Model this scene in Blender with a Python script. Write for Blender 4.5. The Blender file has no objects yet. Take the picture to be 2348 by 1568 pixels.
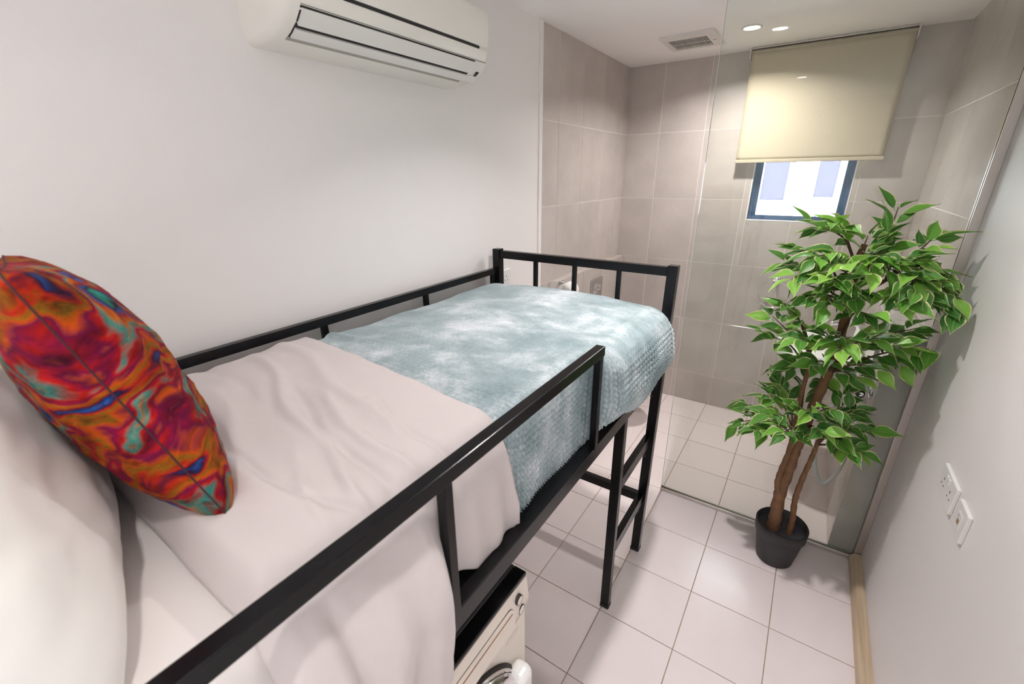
import bpy, bmesh, math, random
import numpy as np
from mathutils import Matrix, Vector, noise as mnoise

# ------------------------------------------------------------------ camera, world, exposure
sc = bpy.context.scene
COL = sc.collection
cam_data = bpy.data.cameras.new('camera')
cam = bpy.data.objects.new('camera', cam_data)
COL.objects.link(cam)
cam_data.sensor_width = 36.0
cam_data.lens = 15.306
cam_data.clip_start = 0.02
CAM_R = ((0.83012241, 0.55748044, -0.01059919),
         (0.19019874, -0.30098428, -0.93446932),
         (-0.52413856, 0.77370797, -0.35588587))
m = Matrix.Identity(4)
for i in range(3):
    m[i][0] = CAM_R[0][i]
    m[i][1] = -CAM_R[1][i]
    m[i][2] = -CAM_R[2][i]
m[0][3], m[1][3], m[2][3] = 1.2763, 0.0, 1.72
cam.matrix_world = m
cam_data.dof.use_dof = True
cam_data.dof.focus_distance = 1.9
cam_data.dof.aperture_fstop = 4.5
sc.camera = cam

world = bpy.data.worlds.new('sky')
sc.world = world
world.use_nodes = True
bgn = world.node_tree.nodes['Background']
bgn.inputs[0].default_value = (0.90, 0.94, 1.0, 1)
bgn.inputs[1].default_value = 5.2

sc.view_settings.view_transform = 'Standard'
sc.view_settings.look = 'None'
sc.view_settings.gamma = 1.0
sc.view_settings.use_curve_mapping = False
sc.view_settings.exposure = 1.25
LAMP_BED = 3.8        # each bedroom downlight, watts
LAMP_SHOWER = 6.2     # each shower downlight
LAMP_ENTRY = 1.4      # downlights over the head of the bed
try:
    sc.cycles.use_denoising = True
    sc.cycles.max_bounces = 8
    sc.cycles.diffuse_bounces = 5
    sc.cycles.glossy_bounces = 3
    sc.cycles.transmission_bounces = 4
    sc.cycles.use_adaptive_sampling = True
    sc.cycles.adaptive_threshold = 0.12
    sc.cycles.adaptive_min_samples = 16
    sc.cycles.caustics_reflective = False
    sc.cycles.caustics_refractive = False
    sc.cycles.transparent_max_bounces = 12
    sc.cycles.sample_clamp_indirect = 6.0
except Exception:
    pass

# room dimensions (metres)
H = 2.4235            # ceiling
YB = 3.415            # tiled wall with the window
YG = 2.200            # glass screen
XR = 1.741            # tiled wall of the shower, right
XW = 1.755            # painted wall, right
YF = -1.60            # wall behind the head of the bed

# ------------------------------------------------------------------ helpers
def link(o, parent=None):
    COL.objects.link(o)
    if parent is not None:
        o.parent = parent
    return o

def from_bm(name, bm, mat, parent=None, smooth=False):
    me = bpy.data.meshes.new(name)
    bm.to_mesh(me)
    bm.free()
    if mat is not None:
        me.materials.append(mat)
    if smooth:
        me.polygons.foreach_set('use_smooth', [True] * len(me.polygons))
    return link(bpy.data.objects.new(name, me), parent)

def from_arrays(name, verts, faces, mat, parent=None, smooth=True):
    me = bpy.data.meshes.new(name)
    me.from_pydata([tuple(v) for v in verts], [], [tuple(f) for f in faces])
    me.update()
    if mat is not None:
        me.materials.append(mat)
    if smooth:
        me.polygons.foreach_set('use_smooth', [True] * len(me.polygons))
    return link(bpy.data.objects.new(name, me), parent)

def empty(name, loc=(0, 0, 0)):
    o = bpy.data.objects.new(name, None)
    o.empty_display_size = 0.05
    o.location = loc
    return link(o)

def tag(o, label, cat, group=None):
    o['label'] = label
    o['category'] = cat
    if group:
        o['group'] = group
    return o

def struct(o):
    o['kind'] = 'structure'
    return o

def add_box(bm, x0, x1, y0, y1, z0, z1, bevel=0.0, seg=1):
    vs = [bm.verts.new((x, y, z)) for x in (x0, x1) for y in (y0, y1) for z in (z0, z1)]
    idx = ((0, 1, 3, 2), (4, 6, 7, 5), (0, 4, 5, 1), (2, 3, 7, 6), (0, 2, 6, 4), (1, 5, 7, 3))
    fs = [bm.faces.new([vs[i] for i in f]) for f in idx]
    if bevel > 0:
        es = list({e for f in fs for e in f.edges})
        bmesh.ops.bevel(bm, geom=es, offset=bevel, segments=seg, affect='EDGES', profile=0.5, clamp_overlap=True)
    return vs

def box(name, x0, x1, y0, y1, z0, z1, mat, parent=None, bevel=0.0, seg=1):
    """box object; coordinates are world coordinates even under a parent Empty"""
    off = parent.location if (parent is not None) else Vector((0, 0, 0))
    bm = bmesh.new()
    add_box(bm, x0 - off[0], x1 - off[0], y0 - off[1], y1 - off[1], z0 - off[2], z1 - off[2], bevel, seg)
    bmesh.ops.recalc_face_normals(bm, faces=bm.faces)
    return from_bm(name, bm, mat, parent)

def add_tube(bm, pts, radii, seg=10, cap=True):
    pts = [Vector(p) for p in pts]
    if not hasattr(radii, '__len__'):
        radii = [radii] * len(pts)
    rings = []
    ref = None
    for i, p in enumerate(pts):
        a = pts[max(i - 1, 0)]
        b = pts[min(i + 1, len(pts) - 1)]
        t = (b - a).normalized()
        if ref is None:
            ref = Vector((0, 0, 1)) if abs(t.z) < 0.9 else Vector((1, 0, 0))
        n = (ref - t * ref.dot(t)).normalized()
        ref = n
        bvec = t.cross(n)
        rings.append([bm.verts.new(p + (n * math.cos(2 * math.pi * k / seg) + bvec * math.sin(2 * math.pi * k / seg)) * radii[i])
                      for k in range(seg)])
    for r0, r1 in zip(rings, rings[1:]):
        for k in range(seg):
            bm.faces.new((r0[k], r0[(k + 1) % seg], r1[(k + 1) % seg], r1[k]))
    if cap:
        bm.faces.new(list(reversed(rings[0])))
        bm.faces.new(rings[-1])

def tube(name, pts, radii, mat, parent=None, seg=10):
    off = parent.location if parent is not None else Vector((0, 0, 0))
    bm = bmesh.new()
    add_tube(bm, [Vector(p) - off for p in pts], radii, seg)
    bmesh.ops.recalc_face_normals(bm, faces=bm.faces)
    return from_bm(name, bm, mat, parent, True)

def add_lathe(bm, prof, seg=32, axis='Z', centre=(0, 0, 0), close=False):
    """prof: list of (r, h); axis the turning axis"""
    rings = []
    for r, h in prof:
        ring = []
        for k in range(seg):
            a = 2 * math.pi * k / seg
            c, s = r * math.cos(a), r * math.sin(a)
            if axis == 'Z':
                p = (c, s, h)
            elif axis == 'X':
                p = (h, c, s)
            else:
                p = (c, h, s)
            ring.append(bm.verts.new((p[0] + centre[0], p[1] + centre[1], p[2] + centre[2])))
        rings.append(ring)
    for r0, r1 in zip(rings, rings[1:]):
        for k in range(seg):
            bm.faces.new((r0[k], r0[(k + 1) % seg], r1[(k + 1) % seg], r1[k]))
    if close:
        bm.faces.new(list(reversed(rings[0])))
        bm.faces.new(rings[-1])

def lathe(name, prof, mat, parent=None, seg=32, axis='Z', centre=(0, 0, 0), close=False):
    off = parent.location if parent is not None else Vector((0, 0, 0))
    bm = bmesh.new()
    add_lathe(bm, prof, seg, axis, tuple(Vector(centre) - off), close)
    bmesh.ops.remove_doubles(bm, verts=bm.verts, dist=1e-6)
    bmesh.ops.recalc_face_normals(bm, faces=bm.faces)
    o = from_bm(name, bm, mat, parent, True)
    return o

def autosmooth(o, deg=40):
    """keep sharp edges sharp on a smooth-shaded mesh"""
    me = o.data
    bm = bmesh.new()
    bm.from_mesh(me)
    lim = math.radians(deg)
    for e in bm.edges:
        e.smooth = not (len(e.link_faces) == 2 and e.calc_face_angle(0) > lim)
    bm.to_mesh(me)
    bm.free()
    return o

def sstep(a, b, x):
    t = np.clip((np.asarray(x, float) - a) / (b - a), 0, 1)
    return t * t * (3 - 2 * t)

# ------------------------------------------------------------------ materials
def new_mat(name):
    mt = bpy.data.materials.new(name)
    mt.use_nodes = True
    nt = mt.node_tree
    return mt, nt, nt.nodes['Principled BSDF']

def N(nt, typ, **kw):
    n = nt.nodes.new(typ)
    for k, v in kw.items():
        setattr(n, k, v)
    return n

def setin(n, **kw):
    for k, v in kw.items():
        n.inputs[k.replace('_', ' ')].default_value = v

def plain(name, col, rough=0.5, metal=0.0, noise=0.0, nscale=8.0, bump=0.0, bscale=200.0, **kw):
    mt, nt, p = new_mat(name)
    p.inputs['Base Color'].default_value = (*col, 1)
    p.inputs['Roughness'].default_value = rough
    p.inputs['Metallic'].default_value = metal
    for k, v in kw.items():
        p.inputs[k.replace('_', ' ')].default_value = v
    tc = N(nt, 'ShaderNodeTexCoord')
    if noise > 0:
        nz = N(nt, 'ShaderNodeTexNoise')
        setin(nz, Scale=nscale, Detail=5.0)
        nt.links.new(tc.outputs['Object'], nz.inputs['Vector'])
        mr = N(nt, 'ShaderNodeMapRange')
        setin(mr, To_Min=1 - noise, To_Max=1 + noise)
        nt.links.new(nz.outputs[0], mr.inputs[0])
        mx = N(nt, 'ShaderNodeVectorMath', operation='SCALE')
        mx.inputs[0].default_value = col
        nt.links.new(mr.outputs[0], mx.inputs['Scale'])
        nt.links.new(mx.outputs[0], p.inputs['Base Color'])
    if bump > 0:
        nb = N(nt, 'ShaderNodeTexNoise')
        setin(nb, Scale=bscale, Detail=3.0)
        nt.links.new(tc.outputs['Object'], nb.inputs['Vector'])
        b = N(nt, 'ShaderNodeBump')
        setin(b, Strength=bump, Distance=0.002)
        nt.links.new(nb.outputs[0], b.inputs['Height'])
        nt.links.new(b.outputs[0], p.inputs['Normal'])
    return mt

def tile_mat(name, col, var, rough, cloud, cscale, streak=0.0):
    """fired tile: a different shade for each tile, soft cement clouds"""
    mt, nt, p = new_mat(name)
    oi = N(nt, 'ShaderNodeObjectInfo')
    geo = N(nt, 'ShaderNodeNewGeometry')
    nz = N(nt, 'ShaderNodeTexNoise')
    setin(nz, Scale=cscale, Detail=7.0, Roughness=0.62)
    ad = N(nt, 'ShaderNodeVectorMath', operation='MULTIPLY_ADD')
    ad.inputs[1].default_value = (13.0, 7.0, 5.0)
    nt.links.new(oi.outputs['Random'], ad.inputs[0])
    nt.links.new(geo.outputs['Position'], ad.inputs[2])
    nt.links.new(ad.outputs[0], nz.inputs['Vector'])
    mr = N(nt, 'ShaderNodeMapRange')
    setin(mr, From_Min=0.3, From_Max=0.7, To_Min=1 - cloud, To_Max=1 + cloud)
    nt.links.new(nz.outputs[0], mr.inputs[0])
    mr2 = N(nt, 'ShaderNodeMapRange')
    setin(mr2, To_Min=1 - var, To_Max=1 + var)
    nt.links.new(oi.outputs['Random'], mr2.inputs[0])
    mul = N(nt, 'ShaderNodeMath', operation='MULTIPLY')
    nt.links.new(mr.outputs[0], mul.inputs[0])
    nt.links.new(mr2.outputs[0], mul.inputs[1])
    sv = N(nt, 'ShaderNodeVectorMath', operation='SCALE')
    sv.inputs[0].default_value = col
    nt.links.new(mul.outputs[0], sv.inputs['Scale'])
    nt.links.new(sv.outputs[0], p.inputs['Base Color'])
    p.inputs['Roughness'].default_value = rough
    return mt

M_PAINT = plain('white_wall_paint', (0.86, 0.825, 0.80), 0.55, bump=0.06, bscale=260)
M_CEIL = plain('ceiling_paint', (0.96, 0.945, 0.935), 0.7)
M_WALLTILE = tile_mat('grey_cement_wall_tile', (0.535, 0.487, 0.455), 0.03, 0.14, 0.10, 3.2)
M_FLOORTILE = tile_mat('pale_floor_tile', (0.89, 0.80, 0.79), 0.02, 0.20, 0.035, 2.5)
M_WGROUT = plain('pale_wall_grout', (0.80, 0.765, 0.71), 0.8)
M_FGROUT = plain('brown_floor_grout', (0.40, 0.31, 0.24), 0.85, noise=0.35, nscale=14)
M_BLACK = plain('black_powder_coated_steel', (0.006, 0.006, 0.007), 0.22, bump=0.03, bscale=600, Specular_IOR_Level=0.25, IOR=1.5)
M_STEEL = plain('brushed_aluminium', (0.62, 0.58, 0.54), 0.32, 1.0)
M_CHROME = plain('chrome', (0.85, 0.85, 0.87), 0.06, 1.0)
M_WPLASTIC = plain('white_plastic', (0.80, 0.79, 0.76), 0.32)
M_AC = plain('aged_white_plastic', (0.86, 0.835, 0.76), 0.38, noise=0.03, nscale=5)
M_AC2 = plain('white_louver_plastic', (0.82, 0.80, 0.75), 0.35)
M_DARK = plain('dark_gap', (0.02, 0.018, 0.017), 0.6)
M_GREY = plain('grey_plastic', (0.25, 0.24, 0.23), 0.5)
M_CERAMIC = plain('white_ceramic', (0.86, 0.86, 0.85), 0.08)
M_SHEET = plain('white_cotton_sheet', (0.76, 0.705, 0.675), 0.85, bump=0.15, bscale=900, Sheen_Weight=0.15)
M_DUVET = plain('white_duvet_cotton', (0.60, 0.535, 0.518), 0.8, bump=0.12, bscale=900, Sheen_Weight=0.2)
M_PILLOW = plain('white_pillowcase', (0.88, 0.85, 0.80), 0.8, bump=0.1, bscale=700, Sheen_Weight=0.2)
M_FRAME = plain('blue_black_window_frame', (0.075, 0.135, 0.24), 0.35, 0.3)
M_REVEAL = plain('white_window_reveal', (0.80, 0.80, 0.84), 0.5)
M_POT = plain('black_plastic_pot', (0.022, 0.020, 0.022), 0.5, bump=0.12, bscale=350)
M_SOIL = plain('grey_speckled_filler', (0.075, 0.072, 0.085), 0.9, noise=0.6, nscale=220, bump=1.0, bscale=300)
M_TRUNK = plain('brown_bark', (0.19, 0.095, 0.045), 0.75, noise=0.45, nscale=38, bump=0.6, bscale=140)
M_TWIG = plain('dark_twig', (0.10, 0.06, 0.035), 0.8, noise=0.3, nscale=60)
M_TEAL = plain('teal_print', (0.20, 0.52, 0.52), 0.35, noise=0.25, nscale=40)
M_HOSE = plain('grey_shower_hose', (0.55, 0.56, 0.57), 0.3, 0.35)

def emis(name, col, s):
    mt, nt, p = new_mat(name)
    p.inputs['Base Color'].default_value = (0.9, 0.9, 0.9, 1)
    p.inputs['Emission Color'].default_value = (*col, 1)
    p.inputs['Emission Strength'].default_value = s
    return mt

M_LENS = emis('lit_lamp_lens', (1.0, 0.96, 0.93), 14.0)

def glass_mat(name, tint, ior=1.5):
    """clear sheet glass: lets light straight through, mirrors by Fresnel"""
    mt = bpy.data.materials.new(name)
    mt.use_nodes = True
    nt = mt.node_tree
    nt.nodes.remove(nt.nodes['Principled BSDF'])
    out = nt.nodes['Material Output']
    tr = N(nt, 'ShaderNodeBsdfTransparent')
    tr.inputs[0].default_value = (*tint, 1)
    gl = N(nt, 'ShaderNodeBsdfGlossy')
    gl.inputs['Roughness'].default_value = 0.0
    fr = N(nt, 'ShaderNodeFresnel')
    fr.inputs[0].default_value = ior
    mx = N(nt, 'ShaderNodeMixShader')
    nt.links.new(fr.outputs[0], mx.inputs[0])
    nt.links.new(tr.outputs[0], mx.inputs[1])
    nt.links.new(gl.outputs[0], mx.inputs[2])
    nt.links.new(mx.outputs[0], out.inputs[0])
    return mt

M_GLASS = glass_mat('greenish_screen_glass', (0.962, 0.985, 0.965), 1.35)
M_PANE = glass_mat('window_glass', (0.97, 0.98, 0.99), 1.3)

def wood_mat():
    mt, nt, p = new_mat('pale_wood')
    tc = N(nt, 'ShaderNodeTexCoord')
    mp = N(nt, 'ShaderNodeMapping')
    mp.inputs['Scale'].default_value = (60, 2.0, 60)
    nt.links.new(tc.outputs['Object'], mp.inputs[0])
    nz = N(nt, 'ShaderNodeTexNoise')
    setin(nz, Scale=1.0, Detail=6.0)
    nt.links.new(mp.outputs[0], nz.inputs['Vector'])
    cr = N(nt, 'ShaderNodeValToRGB')
    cr.color_ramp.elements[0].position = 0.3
    cr.color_ramp.elements[0].color = (0.52, 0.38, 0.24, 1)
    cr.color_ramp.elements[1].position = 0.7
    cr.color_ramp.elements[1].color = (0.74, 0.60, 0.43, 1)
    nt.links.new(nz.outputs[0], cr.inputs[0])
    nt.links.new(cr.outputs[0], p.inputs['Base Color'])
    p.inputs['Roughness'].default_value = 0.5
    return mt
M_WOOD = wood_mat()

def blind_mat():
    mt, nt, p = new_mat('beige_blind_fabric')
    tc = N(nt, 'ShaderNodeTexCoord')
    nz = N(nt, 'ShaderNodeTexNoise')
    setin(nz, Scale=420.0, Detail=2.0)
    nt.links.new(tc.outputs['Object'], nz.inputs['Vector'])
    cr = N(nt, 'ShaderNodeValToRGB')
    cr.color_ramp.elements[0].position = 0.35
    cr.color_ramp.elements[0].color = (0.50, 0.445, 0.33, 1)
    cr.color_ramp.elements[1].position = 0.65
    cr.color_ramp.elements[1].color = (0.575, 0.51, 0.385, 1)
    nt.links.new(nz.outputs[0], cr.inputs[0])
    nt.links.new(cr.outputs[0], p.inputs['Base Color'])
    p.inputs['Roughness'].default_value = 0.8
    return mt
M_BLIND = blind_mat()

def blanket_mat():
    """plush fleece: sheen of the brushed nap painted in as lighter and darker patches"""
    mt, nt, p = new_mat('teal_plush_fleece')
    tc = N(nt, 'ShaderNodeTexCoord')
    mp = N(nt, 'ShaderNodeMapping')
    mp.inputs['Scale'].default_value = (1.0, 1.25, 0.8)
    nt.links.new(tc.outputs['Object'], mp.inputs[0])
    n1 = N(nt, 'ShaderNodeTexNoise')
    setin(n1, Scale=4.4, Detail=11.0, Roughness=0.70, Distortion=0.2)
    nt.links.new(mp.outputs[0], n1.inputs['Vector'])
    n2 = N(nt, 'ShaderNodeTexNoise')
    setin(n2, Scale=150.0, Detail=4.0, Roughness=0.7)
    nt.links.new(tc.outputs['Object'], n2.inputs['Vector'])
    a = N(nt, 'ShaderNodeMath', operation='MULTIPLY_ADD')
    a.inputs[1].default_value = 0.22
    nt.links.new(n2.outputs[0], a.inputs[0])
    nt.links.new(n1.outputs[0], a.inputs[2])
    cr = N(nt, 'ShaderNodeValToRGB')
    el = cr.color_ramp.elements
    el[0].position = 0.50
    el[0].color = (0.200, 0.275, 0.290, 1)
    el[1].position = 0.78
    el[1].color = (0.70, 0.73, 0.755, 1)
    e = el.new(0.62)
    e.color = (0.320, 0.400, 0.420, 1)
    nt.links.new(a.outputs[0], cr.inputs[0])
    at = N(nt, 'ShaderNodeAttribute', attribute_name='pile_shade')  # shade between the stitches painted into the colour by knit height
    shade_range = N(nt, 'ShaderNodeMapRange')
    setin(shade_range, To_Min=0.62, To_Max=1.22)
    nt.links.new(at.outputs['Fac'], shade_range.inputs[0])
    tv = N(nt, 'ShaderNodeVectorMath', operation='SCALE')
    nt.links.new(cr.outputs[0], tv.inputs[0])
    nt.links.new(shade_range.outputs[0], tv.inputs['Scale'])
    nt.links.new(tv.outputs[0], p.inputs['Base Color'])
    p.inputs['Roughness'].default_value = 0.40
    p.inputs['Sheen Weight'].default_value = 0.75
    p.inputs['Sheen Roughness'].default_value = 0.35
    p.inputs['Sheen Tint'].default_value = (0.85, 0.97, 1.0, 1)
    b = N(nt, 'ShaderNodeBump')
    setin(b, Strength=0.35, Distance=0.002)
    nt.links.new(n2.outputs[0], b.inputs['Height'])
    nt.links.new(b.outputs[0], p.inputs['Normal'])
    return mt
M_BLANKET = blanket_mat()

def cushion_mat():
    """abstract painterly print in red, orange, plum, teal, blue and ochre"""
    mt, nt, p = new_mat('multicoloured_velvet_print')
    tc = N(nt, 'ShaderNodeTexCoord')
    wv = N(nt, 'ShaderNodeTexNoise')
    setin(wv, Scale=5.0, Detail=3.0)
    nt.links.new(tc.outputs['Object'], wv.inputs['Vector'])
    ad = N(nt, 'ShaderNodeVectorMath', operation='MULTIPLY_ADD')
    ad.inputs[1].default_value = (0.16, 0.16, 0.16)
    nt.links.new(wv.outputs['Color'], ad.inputs[0])
    nt.links.new(tc.outputs['Object'], ad.inputs[2])
    mp = N(nt, 'ShaderNodeMapping')
    mp.inputs['Rotation'].default_value = (0.5, 0.6, 0.75)
    mp.inputs['Scale'].default_value = (5.0, 10.5, 6.5)
    nt.links.new(ad.outputs[0], mp.inputs[0])
    n1 = N(nt, 'ShaderNodeTexNoise')
    setin(n1, Scale=1.0, Detail=4.5, Roughness=0.48, Distortion=0.35)
    nt.links.new(mp.outputs[0], n1.inputs['Vector'])
    mr0 = N(nt, 'ShaderNodeMapRange')
    setin(mr0, From_Min=0.27, From_Max=0.70)
    nt.links.new(n1.outputs[0], mr0.inputs[0])
    cr = N(nt, 'ShaderNodeValToRGB')
    cr.color_ramp.interpolation = 'LINEAR'
    pal = [(0.01, 0.01, 0.03), (0.04, 0.40, 0.32), (0.62, 0.015, 0.005), (0.02, 0.13, 0.50), (0.05, 0.01, 0.06), (0.70, 0.03, 0.005), (0.36, 0.17, 0.01), (0.75, 0.10, 0.004),
           (0.22, 0.004, 0.06), (0.60, 0.012, 0.006), (0.04, 0.36, 0.30), (0.85, 0.20, 0.008), (0.45, 0.008, 0.02), (0.03, 0.16, 0.52), (0.05, 0.012, 0.03), (0.04, 0.40, 0.32)]
    el = cr.color_ramp.elements
    for i, c in enumerate(pal):
        e = el[i] if i < 2 else el.new(i / (len(pal) - 1))
        e.position = i / (len(pal) - 1)
        e.color = (*c, 1)
    nt.links.new(mr0.outputs[0], cr.inputs[0])
    fine = N(nt, 'ShaderNodeTexNoise')
    setin(fine, Scale=5.0, Detail=5.0, Roughness=0.7)
    nt.links.new(mp.outputs[0], fine.inputs['Vector'])
    mr = N(nt, 'ShaderNodeMapRange')
    setin(mr, From_Min=0.3, From_Max=0.7, To_Min=0.16, To_Max=0.92)
    nt.links.new(fine.outputs[0], mr.inputs[0])
    mx = N(nt, 'ShaderNodeVectorMath', operation='SCALE')
    nt.links.new(cr.outputs[0], mx.inputs[0])
    nt.links.new(mr.outputs[0], mx.inputs['Scale'])
    nt.links.new(mx.outputs[0], p.inputs['Base Color'])
    p.inputs['Roughness'].default_value = 0.8
    p.inputs['Specular IOR Level'].default_value = 0.15
    return mt
M_CUSHION = cushion_mat()

def leaf_mat():
    """variegated ficus leaf: green heart, cream rim, paler midrib"""
    mt, nt, p = new_mat('variegated_leaf')
    uv = N(nt, 'ShaderNodeUVMap')
    sx = N(nt, 'ShaderNodeSeparateXYZ')
    nt.links.new(uv.outputs[0], sx.inputs[0])
    oi = N(nt, 'ShaderNodeObjectInfo')
    geo = N(nt, 'ShaderNodeNewGeometry')
    nz = N(nt, 'ShaderNodeTexNoise')
    setin(nz, Scale=60.0, Detail=3.0)
    nt.links.new(geo.outputs['Position'], nz.inputs['Vector'])
    lp = N(nt, 'ShaderNodeTexNoise')
    setin(lp, Scale=9.0, Detail=2.0)
    nt.links.new(geo.outputs['Position'], lp.inputs['Vector'])
    # green from dark to bright, per leaf
    add = N(nt, 'ShaderNodeMath', operation='MULTIPLY_ADD')
    add.inputs[1].default_value = 0.65
    nt.links.new(oi.outputs['Random'], add.inputs[0])
    half = N(nt, 'ShaderNodeMath', operation='MULTIPLY')
    half.inputs[1].default_value = 0.45
    nt.links.new(lp.outputs[0], half.inputs[0])
    nt.links.new(half.outputs[0], add.inputs[2])
    cr = N(nt, 'ShaderNodeValToRGB')
    el = cr.color_ramp.elements
    el[0].position = 0.15
    el[0].color = (0.050, 0.180, 0.030, 1)
    el[1].position = 0.95
    el[1].color = (0.36, 0.68, 0.10, 1)
    e = el.new(0.55)
    e.color = (0.150, 0.400, 0.050, 1)
    nt.links.new(add.outputs[0], cr.inputs[0])
    # rim
    ab = N(nt, 'ShaderNodeMath', operation='ABSOLUTE')
    nt.links.new(sx.outputs[0], ab.inputs[0])
    wob = N(nt, 'ShaderNodeMath', operation='MULTIPLY_ADD')
    wob.inputs[1].default_value = 0.30
    nt.links.new(nz.outputs[0], wob.inputs[0])
    nt.links.new(ab.outputs[0], wob.inputs[2])
    rim = N(nt, 'ShaderNodeMapRange')
    setin(rim, From_Min=0.96, From_Max=1.04)
    nt.links.new(wob.outputs[0], rim.inputs[0])
    mx = N(nt, 'ShaderNodeMix', data_type='RGBA')
    nt.links.new(rim.outputs[0], mx.inputs[0])
    nt.links.new(cr.outputs[0], mx.inputs[6])
    mx.inputs[7].default_value = (0.68, 0.66, 0.36, 1)
    # midrib
    mid = N(nt, 'ShaderNodeMapRange')
    setin(mid, From_Min=0.0, From_Max=0.07, To_Min=0.55, To_Max=0.0)
    nt.links.new(ab.outputs[0], mid.inputs[0])
    mx2 = N(nt, 'ShaderNodeMix', data_type='RGBA')
    nt.links.new(mid.outputs[0], mx2.inputs[0])
    nt.links.new(mx.outputs[2], mx2.inputs[6])
    mx2.inputs[7].default_value = (0.42, 0.55, 0.22, 1)
    nt.links.new(mx2.outputs[2], p.inputs['Base Color'])
    p.inputs['Roughness'].default_value = 0.42
    # some light through the blade
    tl = N(nt, 'ShaderNodeBsdfTranslucent')
    nt.links.new(mx2.outputs[2], tl.inputs[0])
    ms = N(nt, 'ShaderNodeMixShader')
    ms.inputs[0].default_value = 0.25
    nt.links.new(p.outputs[0], ms.inputs[1])
    nt.links.new(tl.outputs[0], ms.inputs[2])
    nt.links.new(ms.outputs[0], nt.nodes['Material Output'].inputs[0])
    return mt
M_LEAF = leaf_mat()

# ------------------------------------------------------------------ tiles
_tile_mesh = {}
def tile_mesh(w, h, t, mat):
    key = (round(w, 4), round(h, 4), round(t, 4), mat.name)
    if key not in _tile_mesh:
        bm = bmesh.new()
        add_box(bm, -w / 2, w / 2, -h / 2, h / 2, -t, 0, 0.0007, 1)
        bmesh.ops.recalc_face_normals(bm, faces=bm.faces)
        me = bpy.data.meshes.new('tile')
        bm.to_mesh(me)
        bm.free()
        me.materials.append(mat)
        _tile_mesh[key] = me
    return _tile_mesh[key]

def minus(r, h):
    """rectangle r minus rectangle h (u0,u1,v0,v1)"""
    u0, u1, v0, v1 = r
    a0, a1, b0, b1 = h
    if a1 <= u0 or a0 >= u1 or b1 <= v0 or b0 >= v1:
        return [r]
    out = []
    if a0 > u0: out.append((u0, a0, v0, v1))
    if a1 < u1: out.append((a1, u1, v0, v1))
    m0, m1 = max(u0, a0), min(u1, a1)
    if b0 > v0: out.append((m0, m1, v0, b0))
    if b1 < v1: out.append((m0, m1, b1, v1))
    return out

def lay_tiles(parent, origin, U, V, Nn, ul, vl, mat, gap=0.0030, t=0.004, hole=None, lift=0.0004):
    """one object for each tile between the joint lines ul and vl"""
    U, V, Nn = Vector(U), Vector(V), Vector(Nn)
    rnd = random.Random(len(ul) * 31 + len(vl))
    for a, b in zip(ul, ul[1:]):
        for c, d in zip(vl, vl[1:]):
            for (u0, u1, v0, v1) in (minus((a, b, c, d), hole) if hole else [(a, b, c, d)]):
                w, h = u1 - u0 - gap, v1 - v0 - gap
                if w < 0.008 or h < 0.008:
                    continue
                o = bpy.data.objects.new('tile', tile_mesh(w, h, t, mat))
                link(o, parent)
                pos = Vector(origin) + U * (u0 + u1) / 2 + V * (v0 + v1) / 2 + Nn * (rnd.uniform(-1, 1) * lift)
                mm = Matrix.Identity(4)
                for i in range(3):
                    mm[i][0], mm[i][1], mm[i][2], mm[i][3] = U[i], V[i], Nn[i], pos[i]
                o.matrix_local = mm

def lines(first, pitch, lo, hi):
    k0 = math.ceil((lo - first) / pitch)
    xs = [lo]
    x = first + k0 * pitch
    while x < hi - 1e-6:
        if x > lo + 0.004:
            xs.append(x)
        x += pitch
    if hi - xs[-1] < 0.004:
        xs.pop()
    xs.append(hi)
    return xs

ROWS = lines(1.1180, 0.4385, 0.0, H)     # wall-tile courses

# ------------------------------------------------------------------ the room
# floor
fl = struct(box('floor', -0.15, XW + 0.12, YF - 0.12, YB + 0.15, -0.10, -0.0025, M_FGROUT))
lay_tiles(fl, (0, 0, 0), (1, 0, 0), (0, 1, 0), (0, 0, 1), lines(1.1345, 0.3012, 0.0, XW), lines(1.9006, 0.3032, YF, YB), M_FLOORTILE, gap=0.0034, t=0.006)
# ceiling
struct(box('ceiling', -0.15, XW + 0.12, YF - 0.12, YB + 0.15, H, H + 0.12, M_CEIL))
# left wall: painted up to the shower, tiled beyond
FY0, FY1, FZ0, FZ1 = -1.52, -0.46, 0.60, 2.20        # opening of an added, unseen fill-light window past the bed head
bm = bmesh.new()
for (a, b, c, d) in ((YF - 0.12, FY0, 0, H), (FY1, 2.183, 0, H), (FY0, FY1, 0, FZ0), (FY0, FY1, FZ1, H)):
    add_box(bm, -0.15, 0.0, a, b, c, d)
bmesh.ops.recalc_face_normals(bm, faces=bm.faces)
wl = struct(from_bm('wall_left', bm, M_PAINT))
wlt = struct(box('wall_shower_left', -0.15, -0.0012, 2.183, YB + 0.15, 0, H, M_WGROUT))
lay_tiles(wlt, (0, 0, 0), (0, 1, 0), (0, 0, 1), (1, 0, 0), lines(2.369, 0.3075, 2.183, YB), ROWS, M_WALLTILE)
t1 = struct(box('trim_1', -0.02, 0.006, 2.150, 2.184, 0, H - 0.001, M_PAINT, bevel=0.002))
# wall behind the camera and right painted wall
struct(box('wall_front', -0.15, XW + 0.12, YF - 0.12, YF, 0, H, M_PAINT))
struct(box('wall_right', XW, XW + 0.12, YF - 0.12, YG + 0.012, 0, H, M_PAINT))
wrt = struct(box('wall_shower_right', XR + 0.0012, XW + 0.12, YG + 0.012, YB + 0.15, 0, H, M_WGROUT))
lay_tiles(wrt, (XR, 0, 0), (0, 1, 0), (0, 0, 1), (-1, 0, 0), lines(2.235, 0.2985, YG + 0.014, YB), ROWS, M_WALLTILE)
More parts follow.
